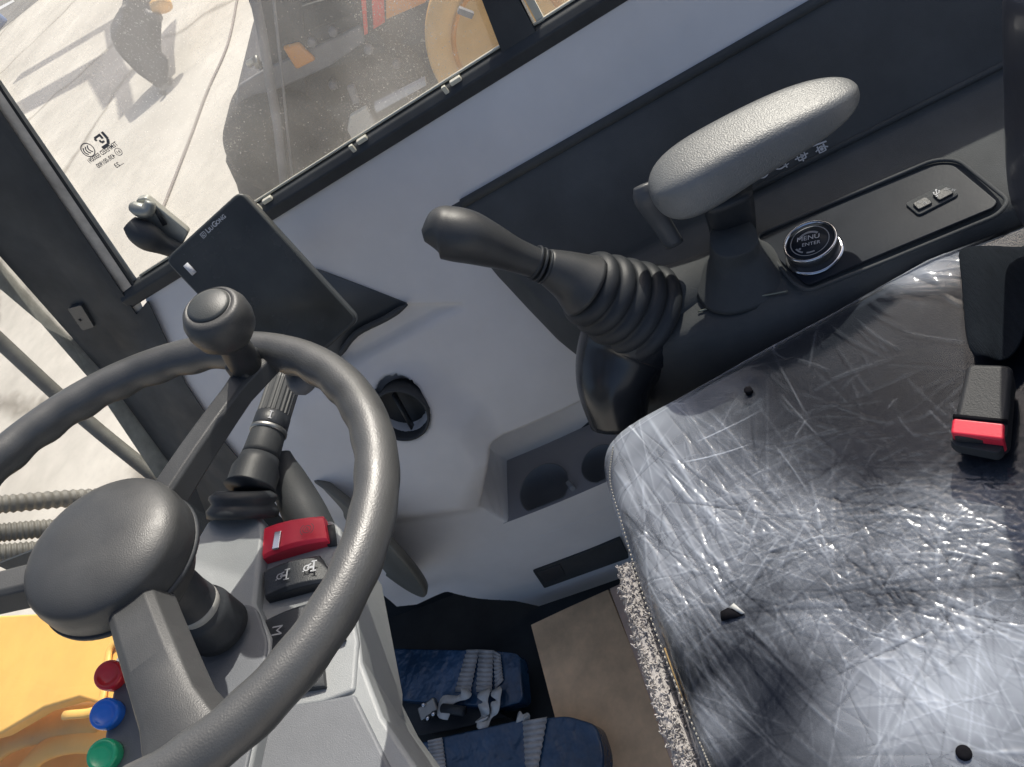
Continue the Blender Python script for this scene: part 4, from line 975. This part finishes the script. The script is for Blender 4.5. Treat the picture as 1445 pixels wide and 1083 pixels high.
P = roundpoly([S(*p, zb + .0006) for p in [(1344, 589), (1419, 597), (1417, 621), (1341, 612)]], .003)
MB().prism(P, (0, 0, -.020)).build('release_button', RED, sb, bevel=.002)
MB().prism([S(*p, zb + .0012) for p in [(1345, 584), (1422, 592), (1421, 597), (1344, 589)]], (0, 0, -.010)).build('button_edge', BLKM, sb)
MB().prism(roundpoly([S(*p, zb - .010) for p in [(1338, 618), (1352, 613), (1408, 620), (1418, 630), (1408, 640), (1345, 628)]], .003), (0, 0, -.012)).build('tongue_slot', BLK2, sb, bevel=.001)

# ================================================================== FLOOR ITEMS
cb = thing('cardboard_sheet', 'brown corrugated cardboard sheet lying on the floor in front of the seat', 'cardboard', tuple(at(850, 950, 'z', .05)))
P = [at(*p, 'z', .055) for p in [(749, 882), (800, 858), (858, 832), (890, 912), (918, 990), (958, 1110), (862, 1140), (790, 1040)]]
MB().prism(P, (0, 0, -.006)).build('panel', CARD, cb, bevel=.0008)
P = [at(*p, 'z', .058) for p in [(860, 831), (888, 818)]] + [at(*p, 'z', .085) for p in [(905, 880), (960, 1010), (1010, 1120)]] + [at(*p, 'z', .058) for p in [(958, 1110), (918, 990), (890, 912)]]
MB().prism(P, (0, 0, -.005)).build('flap', CARD2, cb, bevel=.0008)
P = [at(*p, 'z', .0562) for p in [(862, 834), (893, 912), (921, 990), (961, 1110)]]
MB().tube(P, .0014, seg=6).build('crease', CARD, cb)
def pad(name, label, q, z, th, strips, grp=None):
    t = thing(name, label, 'pad', tuple(at(*q[0], 'z', z)), grp)
    MB().prism(roundpoly([at(*p, 'z', z) for p in q], .012, 4), (0, 0, -th)).build('pad_body', FILMB, t, bevel=.005, seg=3)
    for s in strips:
        # ribbed strip: quad a b c d, ribs across
        a, b, c, d_ = [at(*p, 'z', z + .003) for p in s]; nrib = 9; V = []; F = []
        for i in range(nrib * 4 + 1):
            tt = i / (nrib * 4); h = .0016 * math.sin(tt * nrib * 2 * PI); V += [lerp(a, d_, tt) + Vector((0, 0, h)), lerp(b, c, tt) + Vector((0, 0, h))]
        for i in range(nrib * 4): F.append((2 * i, 2 * i + 1, 2 * i + 3, 2 * i + 2))
        obj('ribbed_strip', V, F, STRAP, t, solid=.001)
    return t
pad('brake_pedal', 'blue film wrapped pedal pad nearer the dark foot well recess', [(530, 914), (600, 916), (700, 918), (732, 922), (738, 990), (700, 1000), (560, 988), (545, 968)], .075, .03,
    [[(530, 915), (551, 915), (556, 972), (544, 972)], [(659, 917), (676, 917), (664, 976), (642, 976)], [(676, 917), (696, 918), (694, 976), (672, 976)], [(696, 918), (706, 924), (710, 960), (699, 972)]])
pad('accelerator_pedal', 'blue film wrapped pedal pad at the bottom beside the cardboard', [(582, 1050), (640, 1036), (730, 1016), (800, 1010), (840, 1022), (852, 1060), (850, 1130), (600, 1130)], .085, .035,
    [[(604, 1045), (624, 1041), (630, 1090), (608, 1092)], [(738, 1018), (772, 1012), (758, 1092), (742, 1092)]])
bk = thing('pedal_bracket', 'small dark metal pedal bracket between the two blue pads', 'bracket', tuple(at(610, 1000, 'z', .05)))
MB().prism([at(*p, 'z', .055) for p in [(555, 990), (620, 985), (700, 1000), (715, 1012), (640, 1030), (580, 1040)]], (0, 0, -.03)).build('plate', FLOORM, bk, bevel=.002)
MB().box(at(606, 1002, 'z', .075), ((1, .3, 0), (-.3, 1, 0), (0, 0, 1)), (.012, .018, .008)).build('hinge', STEEL.copy(), bk, bevel=.003).data.materials[0].node_tree.nodes['Principled BSDF'].inputs['Metallic'].default_value = .9
for px, py in [(598, 995), (612, 1008), (604, 1014)]: MB().lathe(at(px, py, 'z', .084), (0, 0, 1), [(.004, -.002), (.004, .003), (.002, .004)], 12).build('bolt', CHR, bk)
MB().tube([at(625, 1000, 'z', .085), at(655, 1004, 'z', .085)], .008, seg=14).build('pin', RUB, bk)
tw = thing('torn_wrapping', 'torn white plastic strips hanging between the blue pads', 'packaging', tuple(at(670, 990, 'z', .09)))
for P, w in [([(662, 975), (650, 984), (628, 992), (620, 1000), (634, 1010)], .010), ([(683, 974), (684, 992), (682, 1010), (680, 1018)], .011), ([(700, 972), (702, 990), (692, 1010), (676, 1030)], .009), ([(545, 975), (556, 978), (552, 984), (540, 986)], .008), ([(730, 1012), (742, 1014), (748, 1026)], .008)]:
    Q = bez([at(p[0], p[1], 'z', .083 + .006 * math.sin(i * 2.1)) for i, p in enumerate(P)], 16); V = []; F = []
    for i, p in enumerate(Q):
        t = (Q[min(i + 1, 16)] - Q[max(i - 1, 0)]); s_ = Vector((-t.y, t.x, 0)).normalized() * w * (.8 + .3 * math.sin(i)); V += [p - s_ + Vector((0, 0, .003 * math.sin(i))), p + s_]
    for i in range(16): F.append((2 * i, 2 * i + 1, 2 * i + 3, 2 * i + 2))
    obj('strip', V, F, STRAPW, tw, solid=.0008)

# ================================================================== OUTSIDE, IN FRONT
HOSEM = mat('hose_wrap', (.14, .135, .12), .6, bump=.3, bscale=120, var=.3, vscale=30)
for i, (a, b, c, lab) in enumerate([((-60, 716), (0, 712), (130, 702), 'uppermost of the three black spiral-wrapped hoses outside the windshield'), ((-60, 758), (0, 752), (90, 745), 'middle one of the three black spiral-wrapped hoses outside the windshield'), ((-60, 784), (0, 781), (90, 775), 'lowest of the three black spiral-wrapped hoses outside the windshield')]):
    P = [at(*a, 'y', 1.55), at(*b, 'y', 1.5), at(*c, 'y', 1.45), at(c[0] + 90, c[1] + 4, 'y', 1.4), at(c[0] + 230, c[1] + 60, 'y', 1.35)]
    Q = bez(P, 260); R_ = [.0175 + .0016 * math.sin(k * 1.1) for k in range(261)]
    o = MB().tube(Q, R_, seg=14).build('hydraulic_hose', HOSEM); tag(o, lab, 'hose', 'black hydraulic hoses outside the windshield')
yb = thing('front_frame', 'bright yellow front frame plates of the machine below the windshield', 'frame', (.9, 2.0, -.4))
P = [at(*p, 'z', -.10) for p in [(-300, 880), (0, 868), (120, 862), (260, 880), (250, 1010), (160, 1000), (110, 985), (60, 1000), (0, 1035), (-300, 1120)]]
MB().prism(P, (0, 0, -.04)).build('top_plate', YEL, yb, bevel=.01)
P = [at(*p, 'z', -.30) for p in [(-300, 960), (0, 990), (170, 960), (260, 1000), (230, 1250), (-300, 1300)]]
MB().prism(P, (0, 0, -.05)).build('lower_plate', YEL, yb, bevel=.01)
MB().tube(bez([at(*p, 'z', -.09) for p in [(262, 880), (165, 905), (150, 950), (138, 1000), (90, 1010)]], 20), .012, seg=10, sq=.6).build('bent_edge', YEL, yb)
for r, pts in [(.05, [(-40, 1100), (10, 1045), (75, 1022), (150, 1015)]), (.035, [(20, 1110), (60, 1062), (110, 1045), (160, 1048)])]:
    MB().tube(bez([at(*p, 'z', -.22) for p in pts], 20), r, seg=16, sq=.5).build('curved_rib', YEL, yb)
hb = MB().tube(bez([at(-60, 425, 'y', 1.25), at(0, 482, 'y', 1.25), at(120, 592, 'y', 1.22), at(238, 688, 'y', 1.15), at(262, 712, 'y', 1.13)], 24), .0135, seg=16).build('grab_bar', mat('bar_grey', (.085, .085, .075), .55, bump=.5, bscale=200, var=.3, vscale=30)); tag(hb, 'long grey diagonal bar outside the windshield beside the pillar', 'bar')

# ================================================================== OUTSIDE, YARD
g = MB().add([(-400, -400, -1.6), (400, -400, -1.6), (400, 400, -1.6), (-400, 400, -1.6)], [(0, 1, 2, 3)]).build('ground', concrete(), smooth=False); tag(g, kind='structure')
def G(px, py, z=-1.6): return at(px, py, 'z', z)
a, b, c, d_ = G(66, -8), G(-12, 50), G(-14, 20), G(30, -14)
rd = MB().add([G(66, -9, -1.596), G(-30, 68, -1.596), G(-30, 68, -1.596) + Vector((14, 12, 0)), G(66, -9, -1.596) + Vector((30, 18, 0))], [(0, 1, 2, 3)]).build('road', mat('asphalt', (.16, .155, .15), .9, var=.35, vscale=1.2), smooth=False); tag(rd, kind='structure')
mk_ = MB()
for k in range(5):
    p = G(-2, 30 - k * 6, -1.592); q = G(28 + k * 4, 6 - k * 5, -1.592)
mk_.add([G(-5, 12, -1.592), G(18, 0, -1.592), G(21, 2, -1.592), G(-5, 17, -1.592)], [(0, 1, 2, 3)]); o = mk_.build('road_marking', WHT, smooth=False); tag(o, kind='structure')
br = MB().lathe(G(2, 38) + Vector((0, 0, 0)), (0, 0, 1), [(.24, 0), (.25, .05), (.25, .5), (.22, .55), (.05, .55)], 20).build('barrel', mat('faded_blue', (.10, .17, .36), .6, var=.3, vscale=4)); tag(br, 'small faded blue barrel at the far edge of the yard', 'barrel')
# excavator bucket hanging on its stick
exc = thing('excavator_arm', 'dark digging bucket on an orange arm standing over the pale concrete yard', 'excavator', tuple(G(235, 130)))
dpt = 1 / 1
def E(px, py, k=10.1): return dep(px, py, k)
prof = [(182, -6), (180, 14), (170, 30), (163, 45), (164, 62), (172, 82), (195, 105), (226, 127), (236, 112), (239, 100), (238, 82), (229, 76), (228, 60), (229, 28), (229, 10), (226, -6)]
d1 = (vR * 0 + Vector((.97, .10, -.1))) * .9
hv_ = ray(200, 60); hv_.z = 0; hv_.normalize()
MB().prism([E(*p) for p in prof], hv_ * .5).build('bucket', MACH, exc, bevel=.03)
for px, py in [(228, 128), (236, 113)]: MB().tube([E(px, py, 10.05), E(px + 5, py + 6, 10.1)], [.05, .02], seg=6).build('tooth', MACH, exc)
MB().tube([E(178, 24), E(172, 14), E(178, 10)], .035, seg=8).build('hook', MACH2, exc)
MB().tube([E(206, 17, 10.05), E(228, 27, 10.05)], .035, seg=8).build('pin', MACH2, exc)
bt = E(222, -4); tip = bt + Vector((4.5, -.8, 2.6))
MB().tube([bt + hv_ * .25, bt + hv_ * .25 + Vector((2.0, -.4, 1.3)), tip], [.16, .24, .2], seg=4).build('stick', ORG, exc, bevel=.02)
MB().tube([tip, Vector((15.4, 4.6, 3.0)), Vector((16.8, 5.8, 2.6)), Vector((17.6, 9.4, 2.0))], [.20, .26, .26, .24], seg=4).build('boom', ORG, exc, bevel=.02)  # unseen boom, laid out so its shadow streaks the yard
MB().tube([Vector((14.6, 4.0, 3.2)), Vector((18.6, 6.2, 2.6)), Vector((19.6, 9.6, 2.2))], .11, seg=10).build('shadow_tube', STEEL, exc)  # unseen tube added to cast a second shadow streak on the ground
MB().tube([E(226, 4, 10.0), E(229, 12, 10.0)], .13, seg=12).build('link', YEL2, exc)
cb_ = MB().tube(bez([G(338, -20, -1.585), G(322, 60, -1.585), G(292, 130, -1.585), G(270, 190, -1.585), G(240, 268, -1.585), G(215, 330, -1.585)], 60), .016, seg=6).build('cable', mat('cable_grey', (.20, .17, .16), .7)); tag(cb_, 'thin dark cable lying across the pale concrete beside the dark bucket', 'cable')
# neighbouring machine
nm = thing('parked_loader', 'dark parked machine with red and orange stripes and a round yellow fender', 'loader', tuple(G(480, 250)))
def Nn(px, py, x=5.9): return at(px, py, 'x', x)
def poly(P, x, th, name, m_, bevel=.02): return MB().prism([Nn(px, py, x) for px, py in P], (th, 0, 0)).build(name, m_, nm, bevel=bevel)
poly([(345, -12), (366, 46), (369, 80), (366, 105), (352, 112), (338, 124), (326, 160), (322, 195), (318, 230), (333, 262), (342, 292), (480, 330), (620, 240), (640, 60), (680, -12)], 5.9, 1.5, 'body', MACH)
poly([(336, 122), (372, 100), (470, 55), (510, 36), (516, 60), (470, 92), (415, 118), (378, 134), (340, 158), (332, 150)], 5.84, .05, 'step_panel', MACH2)
poly([(506, -40), (514, -40), (519, 48), (514, 50)], 5.84, .05, 'red_stripe', REDP, .004)
poly([(522, -40), (540, -40), (543, 32), (527, 42)], 5.84, .05, 'red_stripe', REDP, .004)
poly([(544, -40), (625, -40), (600, 4), (545, 28)], 5.84, .05, 'orange_panel', ORG, .004)
poly([(398, 68), (422, 62), (446, 86), (418, 100)], 5.80, .05, 'marker_lamp', ORG, .02)
poly([(528, 150), (600, 113), (602, 121), (531, 160)], 5.6, .06, 'step_bar', WHT, .004)
poly([(494, 165), (517, 152), (530, 176), (560, 175), (532, 200), (505, 212), (490, 185)], 5.6, .05, 'white_bracket', mat('white_panel', (.62, .58, .50), .7), .01)
poly([(489, 125), (500, 122), (508, 146), (498, 148)], 5.6, .05, 'white_bracket', MACH2, .01)
MB().tube([Nn(352, 90), Nn(361, 84, 5.8), Nn(366, 95, 5.8)], .03, seg=8).build('hook', STEEL, nm)
# tyre: front face towards us
MB().tube([Nn(352, -40, 5.6), Nn(372, 60, 5.6), Nn(392, 180, 5.6), Nn(404, 290, 5.6)], .035, seg=12).build('reflection_streak', MACH2, nm)  # reflection streak in the side glass, modelled as a grey tube
MB().tube([Nn(382, -40, 5.58), Nn(396, 90, 5.58), Nn(416, 285, 5.58)], .010, seg=8).build('reflection_streak', MACH2, nm)  # second, thinner reflection streak built the same way
for bx_, by_ in [(440, 60), (470, 45), (560, 90), (585, 140), (470, 120), (455, 180), (520, 70)]: MB().lathe(Nn(bx_, by_, 5.80), (-1, 0, 0), [(.035, -.03), (.035, .02), (.02, .03)], 6).build('bolt', MACH2, nm)
poly([(425, 10), (500, -12), (502, 20), (430, 48)], 5.83, .04, 'grille', TYRE, .01)
tc_ = Nn(400, 215, 5.75); MB().lathe(tc_, (-1, 0, 0), [(.30, -.5), (.42, -.5), (.47, -.40), (.47, -.06), (.43, .0), (.30, .02), (.28, -.02), (.05, -.02)], 48).build('tyre', TYRE, nm)
tc_ = Nn(520, 130, 5.86); MB().lathe(tc_, (-1, 0, 0), [(.30, -.5), (.44, -.5), (.50, -.40), (.50, -.06), (.45, .0), (.30, .02), (.28, -.02), (.05, -.02)], 48).build('tyre', TYRE, nm)
fc = Nn(722, 60, 5.2); MB().lathe(fc, (-1, .12, .35), [(.40, -.45), (.58, -.42), (.60, -.30), (.60, -.02), (.57, .015), (.45, .03), (.42, .02), (.39, .02), (.36, .035), (.02, .04)], 64).build('fender', YEL2, nm)
MB().lathe(fc, (-1, .12, .35), [(.405, -.02), (.405, .034), (.375, .034), (.375, -.02)], 64).build('fender_ring', ORG, nm)
MB().box(Nn(657, 18, 5.10), ((0, .7, 1), (1, 0, 0), (0, 1, -.7)), (.05, .02, .02)).build('latch', MACH2, nm, bevel=.005)
poly([(742, -60), (960, -60), (960, 20), (760, 60)], 6.2, .3, 'yellow_body', YEL2, .02)

# ================================================================== LIGHT
S_ = Vector((.78, -.44, .82)).normalized()
el = math.asin(S_.z); az = math.atan2(S_.x, S_.y)
w = bpy.data.worlds.new('World'); sc.world = w; w.use_nodes = True; N = w.node_tree.nodes; L = w.node_tree.links
sky = N.new('ShaderNodeTexSky'); sky.sky_type = 'NISHITA'; sky.sun_disc = False; sky.sun_elevation = el; sky.sun_rotation = az; sky.dust_density = 4.0; sky.air_density = .8; sky.ozone_density = .5
L.new(sky.outputs[0], N['Background'].inputs[0]); N['Background'].inputs[1].default_value = .15
sd = bpy.data.lights.new('sun', 'SUN'); sd.energy = 4.7; sd.angle = math.radians(.5); sd.color = (1, .95, .86)
so = bpy.data.objects.new('sun', sd); COL.objects.link(so); so.rotation_euler = S_.to_track_quat('Z', 'Y').to_euler(); so.location = (2, -5, 8)
sc.view_settings.view_transform = 'Standard'; sc.view_settings.look = 'None'; sc.view_settings.exposure = 0; sc.view_settings.gamma = 1
sc.render.resolution_x = 1024; sc.render.resolution_y = 767
sc.cycles.max_bounces = 8; sc.cycles.transparent_max_bounces = 12
sc.cycles.use_denoising = True
